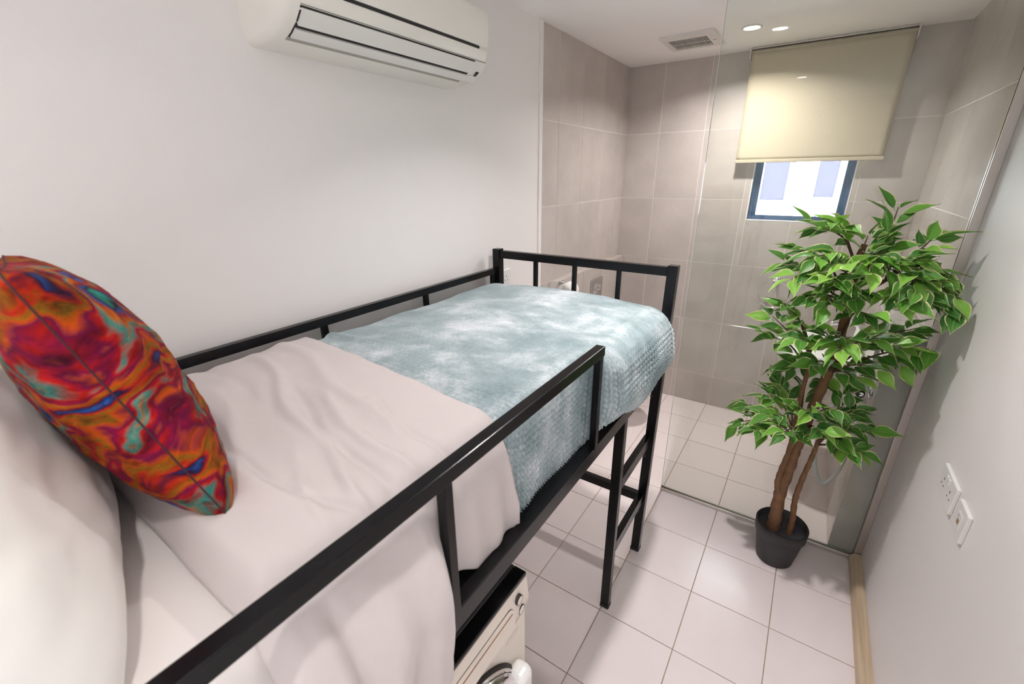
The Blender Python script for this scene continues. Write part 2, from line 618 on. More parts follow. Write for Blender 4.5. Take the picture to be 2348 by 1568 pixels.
# back wall with the window opening
WX0, WX1, WZ0, WZ1 = 0.884, 1.424, 1.424, 2.20
bm = bmesh.new()
for (a, b, c, d) in ((-0.15, WX0, 0, H), (WX1, XW + 0.12, 0, H), (WX0, WX1, 0, WZ0), (WX0, WX1, WZ1, H)):
    add_box(bm, a, b, YB + 0.0012, YB + 0.15, c, d)
bmesh.ops.recalc_face_normals(bm, faces=bm.faces)
wb = struct(from_bm('wall_back', bm, M_WGROUT))
lay_tiles(wb, (0, YB, 0), (1, 0, 0), (0, 0, 1), (0, -1, 0), lines(0.2460, 0.3010, 0.0, XR), ROWS, M_WALLTILE,
          hole=(WX0 - 0.001, WX1 + 0.001, WZ0 - 0.001, WZ1 + 0.001))
# wooden skirting on the right
bm = bmesh.new()
prof = [(0, 0), (-0.040, 0), (-0.041, 0.012), (-0.038, 0.030), (-0.028, 0.043), (-0.012, 0.050), (0, 0.050)]
r0 = [bm.verts.new((XW + x, YF, z)) for x, z in prof]
r1 = [bm.verts.new((XW + x, YG - 0.016, z)) for x, z in prof]
for i in range(len(prof)):
    j = (i + 1) % len(prof)
    bm.faces.new((r0[i], r0[j], r1[j], r1[i]))
bm.faces.new(r0)
bm.faces.new(list(reversed(r1)))
bmesh.ops.recalc_face_normals(bm, faces=bm.faces)
struct(autosmooth(from_bm('baseboard_right', bm, M_WOOD, None, True), 50))

# low boxed-in ledges in the shower room
LX, LZ = 1.630, 1.100
lr = struct(box('wall_ledge_right', LX + 0.003, XR, YG + 0.020, YB, 0, LZ - 0.003, M_WGROUT))
lrows = [0, 0.237, 0.680, LZ]
lay_tiles(lr, (LX, 0, 0), (0, 1, 0), (0, 0, 1), (-1, 0, 0), lines(2.50, 0.3, YG + 0.017, YB), lrows, M_WALLTILE)
lay_tiles(lr, (0, YG + 0.017, 0), (1, 0, 0), (0, 0, 1), (0, -1, 0), [LX, XR], lrows, M_WALLTILE)
lay_tiles(lr, (0, 0, LZ), (1, 0, 0), (0, 1, 0), (0, 0, 1), [LX, XR], lines(2.50, 0.3, YG + 0.017, YB), M_WALLTILE)
ll = struct(box('wall_ledge_left', 0.0, 0.047, 2.30, YB, 0, 1.115, M_WGROUT))
lay_tiles(ll, (0.050, 0, 0), (0, 1, 0), (0, 0, 1), (1, 0, 0), lines(2.369, 0.3075, 2.30, YB), [0, 0.237, 0.680, 1.118], M_WALLTILE)
lay_tiles(ll, (0, 0, 1.118), (1, 0, 0), (0, 1, 0), (0, 0, 1), [0.0, 0.050], lines(2.369, 0.3075, 2.30, YB), M_WALLTILE)

# window
w1 = struct(empty('window_1', ((WX0 + WX1) / 2, YB, WZ0)))
def frame_box(name, x0, x1, z0, z1, y0, y1, wdt, mat, parent, bev=0.002):
    off = parent.location
    bm = bmesh.new()
    for (a, b, c, d) in ((x0, x0 + wdt, z0, z1), (x1 - wdt, x1, z0, z1), (x0 + wdt, x1 - wdt, z0, z0 + wdt), (x0 + wdt, x1 - wdt, z1 - wdt, z1)):
        add_box(bm, a - off[0], b - off[0], y0 - off[1], y1 - off[1], c - off[2], d - off[2], bev)
    bmesh.ops.recalc_face_normals(bm, faces=bm.faces)
    return from_bm(name, bm, mat, parent)
frame_box('reveal', WX0, WX1, WZ0, WZ1, YB - 0.001, YB + 0.15, 0.006, M_REVEAL, w1, 0.0)
frame_box('frame', WX0 + 0.006, WX1 - 0.006, WZ0 + 0.006, WZ1 - 0.006, YB + 0.035, YB + 0.09, 0.022, M_FRAME, w1)
frame_box('sash', WX0 + 0.026, WX1 - 0.026, WZ0 + 0.012, WZ1 - 0.026, YB + 0.045, YB + 0.075, 0.022, M_FRAME, w1)
box('pane', WX0 + 0.046, WX1 - 0.046, YB + 0.057, YB + 0.061, WZ0 + 0.032, WZ1 - 0.046, M_PANE, w1)

# unseen window beyond the head of the bed, added to bring in fill light
w2 = struct(empty('fill_window', (0.0, (FY0 + FY1) / 2, FZ0)))
bm = bmesh.new()
for (a, b, c, d) in ((FY0, FY0 + 0.045, FZ0, FZ1), (FY1 - 0.045, FY1, FZ0, FZ1), (FY0 + 0.045, FY1 - 0.045, FZ0, FZ0 + 0.045), (FY0 + 0.045, FY1 - 0.045, FZ1 - 0.045, FZ1),
                     ((FY0 + FY1) / 2 - 0.02, (FY0 + FY1) / 2 + 0.02, FZ0 + 0.045, FZ1 - 0.045)):
    add_box(bm, -0.09, -0.035, a - (FY0 + FY1) / 2, b - (FY0 + FY1) / 2, c - FZ0, d - FZ0, 0.002)
bmesh.ops.recalc_face_normals(bm, faces=bm.faces)
from_bm('frame', bm, M_WPLASTIC, w2)
for ya, yb in ((FY0 + 0.045, (FY0 + FY1) / 2 - 0.02), ((FY0 + FY1) / 2 + 0.02, FY1 - 0.045)):
    box('pane', -0.064, -0.060, ya, yb, FZ0 + 0.045, FZ1 - 0.045, M_PANE, w2)
pd = bpy.data.lights.new('fill_window_portal', 'AREA')  # portal for the added fill window
pd.shape = 'RECTANGLE'
pd.size, pd.size_y = FZ1 - FZ0, FY1 - FY0
pd.cycles.is_portal = True
po = link(bpy.data.objects.new('fill_window_portal', pd))
po.location = (-0.13, (FY0 + FY1) / 2, (FZ0 + FZ1) / 2)
po.rotation_euler = (0, math.radians(-90), 0)

# neighbouring house seen through the window
M_HOUSE = plain('white_render', (0.86, 0.86, 0.86), 0.8)
M_HPINK = plain('pinkish_render', (0.15, 0.12, 0.15), 0.8)
M_SCREEN = plain('grey_window_screen', (0.050, 0.048, 0.075), 0.5, noise=0.25, nscale=90)
hs = empty('neighbouring_house', (1.0, 6.4, -3.0))
tag(hs, 'white rendered house with grey screened windows seen outside the small window', 'building')
box('facade', -3.0, 5.0, 6.40, 6.8, -3.0, 5.0, M_HOUSE, hs)
def ext_window(x0, x1, z0, z1):
    w = box('window', x0, x1, 6.375, 6.405, z0, z1, M_SCREEN, hs, 0.004)
    fo = frame_box('window_frame', x0 - 0.035, x1 + 0.035, z0 - 0.035, z1 + 0.035, 6.36, 6.41, 0.035, M_HOUSE, hs, 0.004)
ext_window(0.66, 0.915, 1.415, 2.4)
ext_window(1.205, 1.395, 1.455, 2.4)
box('wall_panel', 0.46, 0.915, 6.392, 6.41, 1.31, 1.38, M_HPINK, hs)

# roller blind
rb = empty('roller_blind', (1.15, 3.37, 1.78))
tag(rb, 'beige roller blind pulled half down over the small shower window', 'blind')
BX0, BX1, BY = 0.772, 1.533, 3.352
lathe('roll', [(0.0, BX0), (0.021, BX0), (0.021, BX1), (0.0, BX1)], M_BLIND, rb, 24, 'X', (0, 3.372, 2.392))
autosmooth(rb.children[-1] if rb.children else bpy.data.objects['roll'])
bm = bmesh.new()
nx, nz_ = 24, 30
grid = []
for j in range(nz_ + 1):
    z = 2.392 - (2.392 - 1.80) * j / nz_
    row = []
    for i in range(nx + 1):
        x = BX0 + 0.004 + (BX1 - BX0 - 0.008) * i / nx
        y = BY + 0.0015 * math.sin(x * 9) * (j / nz_)
        row.append(bm.verts.new((x - 1.15, y - 3.37, z - 1.78)))
    grid.append(row)
for j in range(nz_):
    for i in range(nx):
        bm.faces.new((grid[j][i], grid[j][i + 1], grid[j + 1][i + 1], grid[j + 1][i]))
o = from_bm('fabric', bm, M_BLIND, rb, True)
md = o.modifiers.new('thickness', 'SOLIDIFY')
md.thickness = 0.0012
box('hem_bar', BX0 + 0.002, BX1 - 0.002, BY - 0.006, BY + 0.006, 1.783, 1.803, M_BLIND, rb, 0.003, 2)
box('head_rail', BX0 - 0.006, BX1 + 0.006, 3.352, 3.400, 2.414, H - 0.0005, M_STEEL, rb, 0.001)
for x in (BX0 - 0.008, BX1):
    box('bracket', x, x + 0.006, 3.344, 3.405, 2.362, H - 0.0005, M_WPLASTIC, rb, 0.002)
box('pull_tab', 1.09, 1.115, BY - 0.004, BY + 0.002, 1.772, 1.79, M_WPLASTIC, rb, 0.001)

# ------------------------------------------------------------------ ceiling lamps
def downlight(x, y, watts, col, label, beam=118):
    t = empty('downlight', (x, y, H))
    tag(t, label, 'light')
    R_ = 0.037
    lathe('trim_ring', [(R_ + 0.012, 0), (R_ + 0.012, -0.003), (R_ + 0.004, -0.006), (R_, -0.002), (R_, 0.0)], M_WPLASTIC, t, 40, 'Z', (x, y, H))
    lathe('lens', [(0.0, -0.0025), (R_, -0.0015)], M_LENS, t, 40, 'Z', (x, y, H))
    ld = bpy.data.lights.new('downlight_beam', 'AREA')
    ld.shape = 'DISK'
    ld.size = 0.07
    ld.energy = watts
    ld.color = col
    ld.spread = math.radians(beam)
    lo = bpy.data.objects.new('downlight_beam', ld)
    link(lo, t)
    lo.location = (0, 0, -0.0075)
    return t
downlight(0.820, 2.909, LAMP_SHOWER, (1.0, 0.935, 0.90), 'lit round downlight with a visible ring in the shower ceiling', 147)
downlight(0.938, 1.385, LAMP_BED, (1.0, 0.955, 0.965), 'lit ceiling downlight above the foot of the bed')
downlight(0.980, -0.140, LAMP_ENTRY, (1.0, 0.955, 0.93), 'lit ceiling downlight beside the head of the bed', 140)

# ceiling extractor
ev = empty('extractor_vent', (0.515, 2.96, H))
tag(ev, 'square white extractor grille with narrow slots in the shower ceiling', 'vent')
frame_box2 = None
bm = bmesh.new()
vx0, vx1, vy0, vy1 = 0.372, 0.660, 2.806, 3.118
gx0, gx1, gy0, gy1 = 0.402, 0.607, 2.880, 3.085
for (a, b, c, d) in ((vx0, gx0, vy0, vy1), (gx1, vx1, vy0, vy1), (gx0, gx1, vy0, gy0), (gx0, gx1, gy1, vy1)):
    add_box(bm, a - 0.515, b - 0.515, c - 2.96, d - 2.96, -0.012, 0.0)
bmesh.ops.remove_doubles(bm, verts=bm.verts, dist=1e-5)
bmesh.ops.recalc_face_normals(bm, faces=bm.faces)
from_bm('cover', bm, M_WPLASTIC, ev)
box('duct', gx0, gx1, gy0, gy1, H - 0.002, H - 0.0005, M_DARK, ev)
bm = bmesh.new()
ns = 22
for i in range(ns + 1):
    x = gx0 + (gx1 - gx0) * i / ns
    add_box(bm, x - 0.0016 - 0.515, x + 0.0016 - 0.515, gy0 - 2.96, gy1 - 2.96, -0.0118, -0.0100)
add_box(bm, gx0 - 0.515, gx1 - 0.515, 2.9825 - 0.003 - 2.96, 2.9825 + 0.003 - 2.96, -0.0116, -0.0098)
bmesh.ops.recalc_face_normals(bm, faces=bm.faces)
o = from_bm('grille_slats', bm, M_WPLASTIC, ev)
o['kind'] = 'stuff'
box('indicator_mark', 0.622, 0.640, 2.975, 2.981, H - 0.0128, H - 0.0118, plain('red_mark', (0.45, 0.06, 0.05), 0.5), ev)

# ------------------------------------------------------------------ air conditioner
def build_ac():
    t = empty('air_conditioner', (0, 1.08, 2.03))
    tag(t, 'off-white wall-mounted air conditioner with a slim louvered outlet, high above the bed', 'air conditioner')
    y0, y1 = 0.700, 1.462
    prof = [(0.0, 2.034), (0.06, 2.033), (0.10, 2.037), (0.135, 2.050), (0.165, 2.068), (0.188, 2.090), (0.201, 2.112), (0.206, 2.135),
            (0.208, 2.17), (0.205, 2.215), (0.198, 2.245), (0.178, 2.262), (0.12, 2.298), (0.05, 2.318), (0.0, 2.320)]
    def loft(name, pr, ya, yb, mat, round_a, round_b, parent, inset=0.022):
        secs = []
        steps = [(0, 1.0), (0.25, 0.55), (0.55, 0.2), (1.0, 0.0)]
        ys = []
        if round_a:
            ys += [(ya + inset * a, inset * s) for a, s in steps]
        else:
            ys += [(ya, 0)]
        if round_b:
            ys += [(yb - inset * a, inset * s) for a, s in reversed(steps)]
        else:
            ys += [(yb, 0)]
        cx, cz = 0.06, 2.16
        bm = bmesh.new()
        rings = []
        for y, s in ys:
            ring = []
            for (x, z) in pr:
                d = Vector((x - cx, z - cz))
                L = d.length or 1
                f = max(0.0, (L - s) / L)
                xx, zz = cx + d.x * f, cz + d.y * f
                if x == 0.0:
                    xx = 0.0
                ring.append(bm.verts.new((xx, y - 1.08, zz - 2.03)))
            rings.append(ring)
        n = len(pr)
        for a, b in zip(rings, rings[1:]):
            for i in range(n):
                j = (i + 1) % n
                bm.faces.new((a[i], a[j], b[j], b[i]))
        bm.faces.new(list(reversed(rings[0])))
        bm.faces.new(rings[-1])
        bmesh.ops.recalc_face_normals(bm, faces=bm.faces)
        return autosmooth(from_bm(name, bm, mat, parent, True), 38)
    loft('body', prof, y0, y1, M_AC, True, True, t)

    def surf(u):
        """point and outward normal at arclength u along the front profile from the wall underside"""
        acc = 0
        for a, b in zip(prof, prof[1:]):
            d = Vector((b[0] - a[0], b[1] - a[1]))
            L = d.length
            if acc + L >= u:
                f = (u - acc) / L
                n = Vector((d.y, -d.x)).normalized()
                return Vector((a[0] + d.x * f, a[1] + d.y * f)), n
            acc += L
        return Vector(prof[-1]), Vector((0, 1))
    def strip(name, u0, u1, ya, yb, lift, thick, mat, slant=0.0, nseg=6, parent=t):
        bm = bmesh.new()
        top, bot = [], []
        for i in range(nseg + 1):
            u = u0 + (u1 - u0) * i / nseg
            p, n = surf(u)
            a, b = p + n * (lift + thick), p + n * (lift - 0.002)
            sl = slant * (1 - i / nseg)
            top.append([bm.verts.new((a.x, y - 1.08, a.y - 2.03)) for y in (ya + sl, yb - sl)])
            bot.append([bm.verts.new((b.x, y - 1.08, b.y - 2.03)) for y in (ya + sl, yb - sl)])
        for i in range(nseg):
            bm.faces.new((top[i][0], top[i][1], top[i + 1][1], top[i + 1][0]))
            bm.faces.new((bot[i][0], bot[i + 1][0], bot[i + 1][1], bot[i][1]))
            for k in (0, 1):
                bm.faces.new((top[i][k], top[i + 1][k], bot[i + 1][k], bot[i][k]))
        bm.faces.new((top[0][0], bot[0][0], bot[0][1], top[0][1]))
        bm.faces.new((top[-1][0], top[-1][1], bot[-1][1], bot[-1][0]))
        bmesh.ops.recalc_face_normals(bm, faces=bm.faces)
        return autosmooth(from_bm(name, bm, mat, parent, True), 38)
    # arclength of the outlet: about x .115 -> .186
    strip('air_outlet', 0.113, 0.212, 0.742, 1.392, 0.0002, 0.0006, M_DARK)
    strip('louver', 0.1690, 0.2080, 0.746, 1.388, 0.003, 0.0035, M_AC2)
    strip('louver', 0.1285, 0.1570, 0.746, 1.388, 0.003, 0.0030, M_AC2)
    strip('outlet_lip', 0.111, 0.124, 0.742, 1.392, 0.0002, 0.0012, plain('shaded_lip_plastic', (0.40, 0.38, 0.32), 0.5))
    strip('control_panel', 0.128, 0.212, 1.393, 1.452, 0.0004, 0.0014, M_AC2)
    strip('display', 0.158, 0.178, 1.424, 1.440, 0.0016, 0.0008, plain('dark_display', (0.025, 0.02, 0.02), 0.15))
    for k, (uu, yy) in enumerate(((0.158, 1.414), (0.165, 1.4165), (0.172, 1.419), (0.155, 1.406), (0.153, 1.400))):
        strip('indicator_lamp', uu, uu + 0.0035, yy, yy + 0.003, 0.0016, 0.0006, M_GREY, 0, 1)
    # front cover, standing proud of the lower panel with a dark gap under it
    strip('panel_gap', 0.249, 0.258, 0.80, 1.40, 0.0002, 0.0008, M_DARK)
    strip('front_cover', 0.257, 0.372, 0.712, 1.452, 0.0005, 0.0055, M_AC, 0.012, 10)
    strip('panel_seam', 0.2135, 0.2155, 0.742, 1.45, 0.0001, 0.0006, M_GREY)
    return t
build_ac()

# ------------------------------------------------------------------ glass shower screen
gs = empty('shower_screen', (0.825, YG, 0))
tag(gs, 'frameless clear glass shower screen in a metal floor track behind the potted tree', 'screen')
box('glass_panel', 0.828, XW - 0.006, YG - 0.004, YG + 0.004, 0.012, H - 0.001, M_GLASS, gs)
box('polished_edge', 0.8262, 0.8280, YG - 0.004, YG + 0.004, 0.012, H - 0.001, plain('polished_glass_edge', (0.78, 0.86, 0.83), 0.1), gs)
bm = bmesh.new()
for (a, b, c, d) in ((YG - 0.013, YG - 0.006, 0, 0.020), (YG + 0.006, YG + 0.013, 0, 0.020), (YG - 0.006, YG + 0.006, 0, 0.010)):
    add_box(bm, 0.0, XW - 0.028 - 0.825, a - YG, b - YG, c, d, 0.0012)
bmesh.ops.recalc_face_normals(bm, faces=bm.faces)
from_bm('floor_track', bm, M_STEEL, gs)
bm = bmesh.new()
for (a, b, c, d) in ((YG - 0.014, YG - 0.006, XW - 0.028, XW), (YG + 0.006, YG + 0.014, XW - 0.028, XW), (YG - 0.006, YG + 0.006, XW - 0.006, XW)):
    add_box(bm, c - 0.825, d - 0.825, a - YG, b - YG, 0.0, H - 0.001, 0.001)
bmesh.ops.recalc_face_normals(bm, faces=bm.faces)
from_bm('wall_profile', bm, M_STEEL, gs)

# ------------------------------------------------------------------ sockets
def socket(x, y, z, w, h, side, label, double=True, single_kind=False):
    """side=+1: on the left wall facing +x; -1: on the right wall facing -x"""
    t = empty('power_socket', (x, y, z))
    tag(t, label, 'socket')
    f = side
    def bx(name, d0, d1, ya, yb, za, zb, mat, bev=0.0, parent=t):
        xa, xb = sorted((x + f * d0, x + f * d1))
        return box(name, xa, xb, y + ya, y + yb, z + za, z + zb, mat, t, bev, 2)
    bx('plate', 0.0, 0.010, -w / 2, w / 2, -h / 2, h / 2, M_WPLASTIC, 0.0025)
    def hole_set(cy):
        bx('earth_slot', 0.0098, 0.0103, cy - 0.002, cy + 0.002, 0.004, 0.012, M_DARK)
        bx('live_slot', 0.0098, 0.0103, cy - 0.0145, cy - 0.0085, -0.013, -0.009, M_DARK)
        bx('neutral_slot', 0.0098, 0.0103, cy + 0.0085, cy + 0.0145, -0.013, -0.009, M_DARK)
    if double:
        hole_set(-0.036)
        hole_set(0.036)
        for cy in (-0.011, 0.011):
            bx('rocker_switch', 0.0098, 0.0135, cy - 0.006, cy + 0.006, 0.016, 0.034, M_WPLASTIC, 0.0015)
    else:
        bx('insert', 0.0098, 0.0115, -0.018, 0.018, -0.020, 0.022, M_WPLASTIC, 0.001)
        bx('port', 0.0113, 0.0118, -0.008, 0.008, -0.010, 0.004, plain('brass_contacts', (0.30, 0.19, 0.08), 0.4), 0.0)
        bx('slot', 0.0113, 0.0118, 0.003, 0.012, 0.010, 0.013, M_GREY)
    return t
socket(0.0, 1.789, 1.229, 0.146, 0.086, +1, 'white double power socket on the painted wall behind the bed footboard')
socket(XW, 1.568, 0.854, 0.150, 0.086, -1, 'white double power socket on the wall beside the potted tree')
socket(XW, 1.413, 0.853, 0.088, 0.086, -1, 'small square white data outlet next to the double socket', False)

# ------------------------------------------------------------------ shower room fittings
# towel ring
tr = empty('towel_ring', (1.140, YB, 1.05))
tag(tr, 'chrome towel ring hanging on the grey tiled wall below the window', 'towel ring')
box('wall_mount', 1.118, 1.158, YB - 0.012, YB - 0.0005, 1.032, 1.068, M_CHROME, tr, 0.003, 2)
box('arm', 1.130, 1.146, YB - 0.055, YB - 0.010, 1.038, 1.058, M_CHROME, tr, 0.003, 2)
pts = [(1.140 + 0.092 * math.sin(2 * math.pi * k / 48), YB - 0.048 - 0.0 * k, 0.953 + 0.092 * math.cos(2 * math.pi * k / 48)) for k in range(49)]
tube('ring', pts, 0.0045, M_CHROME, tr, 10)

# flush plate and paper holder on the left ledge, wall-hung toilet below
fp = empty('flush_plate', (0.05, 2.90, 0.95))
tag(fp, 'silver dual-flush plate on the low tiled ledge behind the footboard', 'flush plate')
box('plate', 0.050, 0.062, 2.805, 2.995, 0.880, 1.030, plain('satin_chrome', (0.62, 0.60, 0.60), 0.25, 0.9), fp, 0.004, 2)
lathe('button', [(0.0, 0.066), (0.036, 0.066), (0.040, 0.064), (0.040, 0.060)], M_CHROME, fp, 32, 'X', (0, 2.885, 0.955))
lathe('button', [(0.0, 0.068), (0.020, 0.068), (0.023, 0.066), (0.023, 0.060)], M_CHROME, fp, 32, 'X', (0, 2.935, 0.955))

th = empty('paper_holder', (0.05, 2.355, 1.06))
tag(th, 'toilet paper roll on a chrome holder just above the blanket edge', 'paper holder')
box('wall_mount', 0.050, 0.058, 2.330, 2.380, 1.085, 1.118, M_CHROME, th, 0.003, 2)
tube('arm', [(0.056, 2.355, 1.105), (0.105, 2.355, 1.105), (0.110, 2.345, 1.105), (0.110, 2.29, 1.105), (0.110, 2.27, 1.105)], 0.005, M_CHROME, th, 10)
lathe('paper_roll', [(0.020, 2.285), (0.052, 2.285), (0.052, 2.385), (0.020, 2.385), (0.020, 2.285)], plain('tissue_paper', (0.82, 0.80, 0.77), 0.9), th, 32, 'Y', (0.110, 0, 1.062))

def build_toilet():
    t = empty('toilet', (0.06, 2.90, 0.02))
    tag(t, 'white wall-hung toilet under the flush plate, hidden behind the bed', 'toilet')
    def outline(s, z, n=40):
        pts = []
        for k in range(n):
            a = 2 * math.pi * k / n
            c, s_ = math.cos(a), math.sin(a)
            ex = abs(c) ** (1.0 if c > 0 else 0.55) * (1 if c > 0 else -1)
            pts.append((0.31 + ex * 0.255 * s[0] + s[2], 2.90 + s_ * 0.178 * s[1], z))
        return pts
    secs = [((0.62, 0.55, -0.09), 0.11), ((0.80, 0.78, -0.05), 0.20), ((0.95, 0.95, -0.01), 0.30), ((1, 1, 0), 0.38), ((1, 1, 0), 0.405),
            ((0.82, 0.78, 0), 0.405), ((0.70, 0.66, 0), 0.33), ((0.35, 0.35, 0), 0.25)]
    bm = bmesh.new()
    rings = []
    for s, z in secs:
        rings.append([bm.verts.new((p[0] - 0.06, p[1] - 2.90, p[2] - 0.02)) for p in outline(s, z)])
    for a, b in zip(rings, rings[1:]):
        for i in range(40):
            bm.faces.new((a[i], a[(i + 1) % 40], b[(i + 1) % 40], b[i]))
    bm.faces.new(rings[0])
    bm.faces.new(rings[-1])
    bmesh.ops.recalc_face_normals(bm, faces=bm.faces)
    from_bm('bowl', bm, M_CERAMIC, t, True)
    bm = bmesh.new()
    rings = []
    for s, z in (((1.02, 1.02, 0), 0.407), ((1.03, 1.03, 0), 0.420), ((1.0, 1.0, 0), 0.440), ((0.9, 0.88, 0), 0.444)):
        rings.append([bm.verts.new((p[0] - 0.06, p[1] - 2.90, p[2] - 0.02)) for p in outline(s, z)])
    for a, b in zip(rings, rings[1:]):
        for i in range(40):
            bm.faces.new((a[i], a[(i + 1) % 40], b[(i + 1) % 40], b[i]))
    bm.faces.new(rings[0])
    bm.faces.new(rings[-1])
    bmesh.ops.recalc_face_normals(bm, faces=bm.faces)
    from_bm('seat_lid', bm, M_WPLASTIC, t, True)
build_toilet()

def build_basin():
    t = empty('wash_basin', (1.63, 2.88, 0.65))
    tag(t, 'white ceramic wash basin on the low tiled ledge, half hidden by the tree', 'basin')
    cx, cy = 1.425, 2.865
    hx, hy = 0.200, 0.245
    n = 64
    def ring(sx, sy, z, dx=0.0):
        out = []
        for k in range(n):
            a = 2 * math.pi * k / n
            c, s = math.cos(a), math.sin(a)
            e = 0.55
            x = cx + dx + math.copysign(abs(c) ** e, c) * hx * sx
            y = cy + math.copysign(abs(s) ** e, s) * hy * sy
            out.append((x - 1.63, y - 2.88, z - 0.65))
        return out
    secs = [(0.55, 0.55, 0.635, 0.06), (0.80, 0.78, 0.660, 0.03), (0.94, 0.93, 0.715, 0.008), (1.0, 1.0, 0.790, 0), (1.0, 1.0, 0.806, 0), (0.985, 0.985, 0.810, 0),
            (0.90, 0.91, 0.810, 0), (0.87, 0.88, 0.800, 0), (0.80, 0.80, 0.730, 0), (0.60, 0.60, 0.690, 0), (0.12, 0.10, 0.682, 0)]
    bm = bmesh.new()
    rings = [[bm.verts.new(p) for p in ring(*s)] for s in secs]
    for a, b in zip(rings, rings[1:]):
        for i in range(n):
            bm.faces.new((a[i], a[(i + 1) % n], b[(i + 1) % n], b[i]))
    bm.faces.new(rings[0])
    bm.faces.new(rings[-1])
    bmesh.ops.recalc_face_normals(bm, faces=bm.faces)
    from_bm('bowl', bm, M_CERAMIC, t, True)
    tube('tap', [(1.600, 2.99, 0.811), (1.600, 2.99, 0.90), (1.590, 2.985, 0.925), (1.560, 2.975, 0.935), (1.47, 2.95, 0.925), (1.455, 2.945, 0.910)],
         [0.020, 0.018, 0.017, 0.015, 0.013, 0.012], M_CHROME, t, 16)
    tube('tap_lever', [(1.600, 2.99, 0.930), (1.600, 2.99, 0.955), (1.55, 2.975, 0.975)], [0.014, 0.010, 0.006], M_CHROME, t, 12)
build_basin()

# shower mixer with its hose
mxr = empty('shower_mixer', (LX, 2.40, 0.80))
tag(mxr, 'chrome shower mixer on the bright ledge wall behind the tree', 'tap')
tube('body', [(1.588, 2.262, 0.815), (1.588, 2.275, 0.815), (1.588, 2.50, 0.815), (1.588, 2.515, 0.815)], [0.018, 0.021, 0.021, 0.018], M_CHROME, mxr, 20)
tube('control_knob', [(1.588, 2.236, 0.815), (1.588, 2.262, 0.815)], 0.024, M_CHROME, mxr, 20)
tube('control_knob', [(1.588, 2.515, 0.815), (1.588, 2.541, 0.815)], 0.024, M_CHROME, mxr, 20)
for yy in (2.315, 2.465):
    lathe('wall_flange', [(0.0, LX - 0.045), (0.014, LX - 0.045), (0.014, LX - 0.012), (0.032, LX - 0.008), (0.032, LX - 0.0005), (0.0, LX - 0.0005)], M_CHROME, mxr, 24, 'X', (0, yy, 0.815))

def smooth_path(P, n=8):
    P = [Vector(p) for p in P]
    out = []
    for i in range(len(P) - 1):
        p0, p1, p2, p3 = P[max(i - 1, 0)], P[i], P[i + 1], P[min(i + 2, len(P) - 1)]
        for k in range(n):
            t = k / n
            out.append(0.5 * ((2 * p1) + (-p0 + p2) * t + (2 * p0 - 5 * p1 + 4 * p2 - p3) * t * t + (-p0 + 3 * p1 - 3 * p2 + p3) * t ** 3))
    out.append(P[-1])
    return out
sh = empty('hand_shower', (1.60, 2.30, 1.0))
tag(sh, 'grey hand shower hose hanging in a loop by the ledge wall', 'shower hose')
tube('hose', smooth_path([(1.590, 2.27, 1.24), (1.600, 2.275, 1.02), (1.608, 2.28, 0.80), (1.612, 2.30, 0.63), (1.608, 2.30, 0.47), (1.592, 2.30, 0.36),
                          (1.565, 2.30, 0.295), (1.540, 2.30, 0.300), (1.515, 2.31, 0.345), (1.497, 2.33, 0.42), (1.49, 2.34, 0.50), (1.50, 2.36, 0.64), (1.550, 2.385, 0.73), (1.588, 2.39, 0.785)], 6),
     0.0088, M_HOSE, sh, 12)
tube('handset', [(1.588, 2.27, 1.20), (1.585, 2.268, 1.30), (1.575, 2.262, 1.36), (1.55, 2.252, 1.385)], [0.012, 0.014, 0.016, 0.03], M_CHROME, sh, 16)
box('wall_bracket', 1.596, LX - 0.0005, 2.255, 2.285, 1.05, 1.085, M_CHROME, sh, 0.004, 2)

# bottle on the ledge
bt = empty('shampoo_bottle', (1.688, 2.72, LZ))
tag(bt, 'white bottle with a teal label standing on the tiled ledge by the wall', 'bottle')
lathe('bottle_body', [(0.0, 0.001), (0.030, 0.001), (0.034, 0.006), (0.034, 0.135), (0.030, 0.150), (0.014, 0.160), (0.014, 0.165), (0.0, 0.165)], M_WPLASTIC, bt, 28, 'Z', (1.688, 2.72, LZ))
lathe('print_label', [(0.0344, 0.030), (0.0344, 0.120)], M_TEAL, bt, 28, 'Z', (1.688, 2.72, LZ))
lathe('bottle_cap', [(0.016, 0.160), (0.016, 0.195), (0.013, 0.200), (0.0, 0.200)], M_TEAL, bt, 24, 'Z', (1.688, 2.72, LZ))

# ------------------------------------------------------------------ loft bed
bed = empty('loft_bed', (0.46, 0.7, 0.0))
tag(bed, 'black metal single loft bed with guard rails and a side ladder', 'bed')
B = 0.0022
def bar(name, x0, x1, y0, y1, z0, z1, bev=B):
    return box(name, x0, x1, y0, y1, z0, z1, M_BLACK, bed, bev, 2)
PX0, PX1 = 0.034, 0.888          # outer faces of the posts
PY0, PY1 = 1.676, 1.714          # foot-end posts
HY0, HY1 = -0.318, -0.280        # head-end posts
for (y0, y1) in ((PY0, PY1), (HY0, HY1)):
    bar('post', PX0, PX0 + 0.038, y0, y1, 0.0, 1.400)
    o = bar('post', PX1 - 0.038, PX1, y0, y1, 0.0, 1.400)
    for v in o.data.vertices:     # the outer legs run slightly inwards to the floor
        v.co.x -= 0.020 * (1 - min(1.0, v.co.z / 1.40))
    bar('end_rail', PX0 + 0.038, PX1 - 0.038, y0 + 0.006, y1 - 0.002, 1.358, 1.393)
    bar('end_rail', PX0 + 0.038, PX1 - 0.038, y0 + 0.006, y1 - 0.002, 0.945, 0.985)
    bar('stretcher', PX0 + 0.038, PX1 - 0.054, y0 + 0.004, y1 - 0.004, 0.292, 0.332)
    for xb in (0.255, 0.450, 0.649):
        bar('end_bar', xb, xb + 0.017, y0 + 0.010, y0 + 0.027, 0.985, 1.358, 0.001)
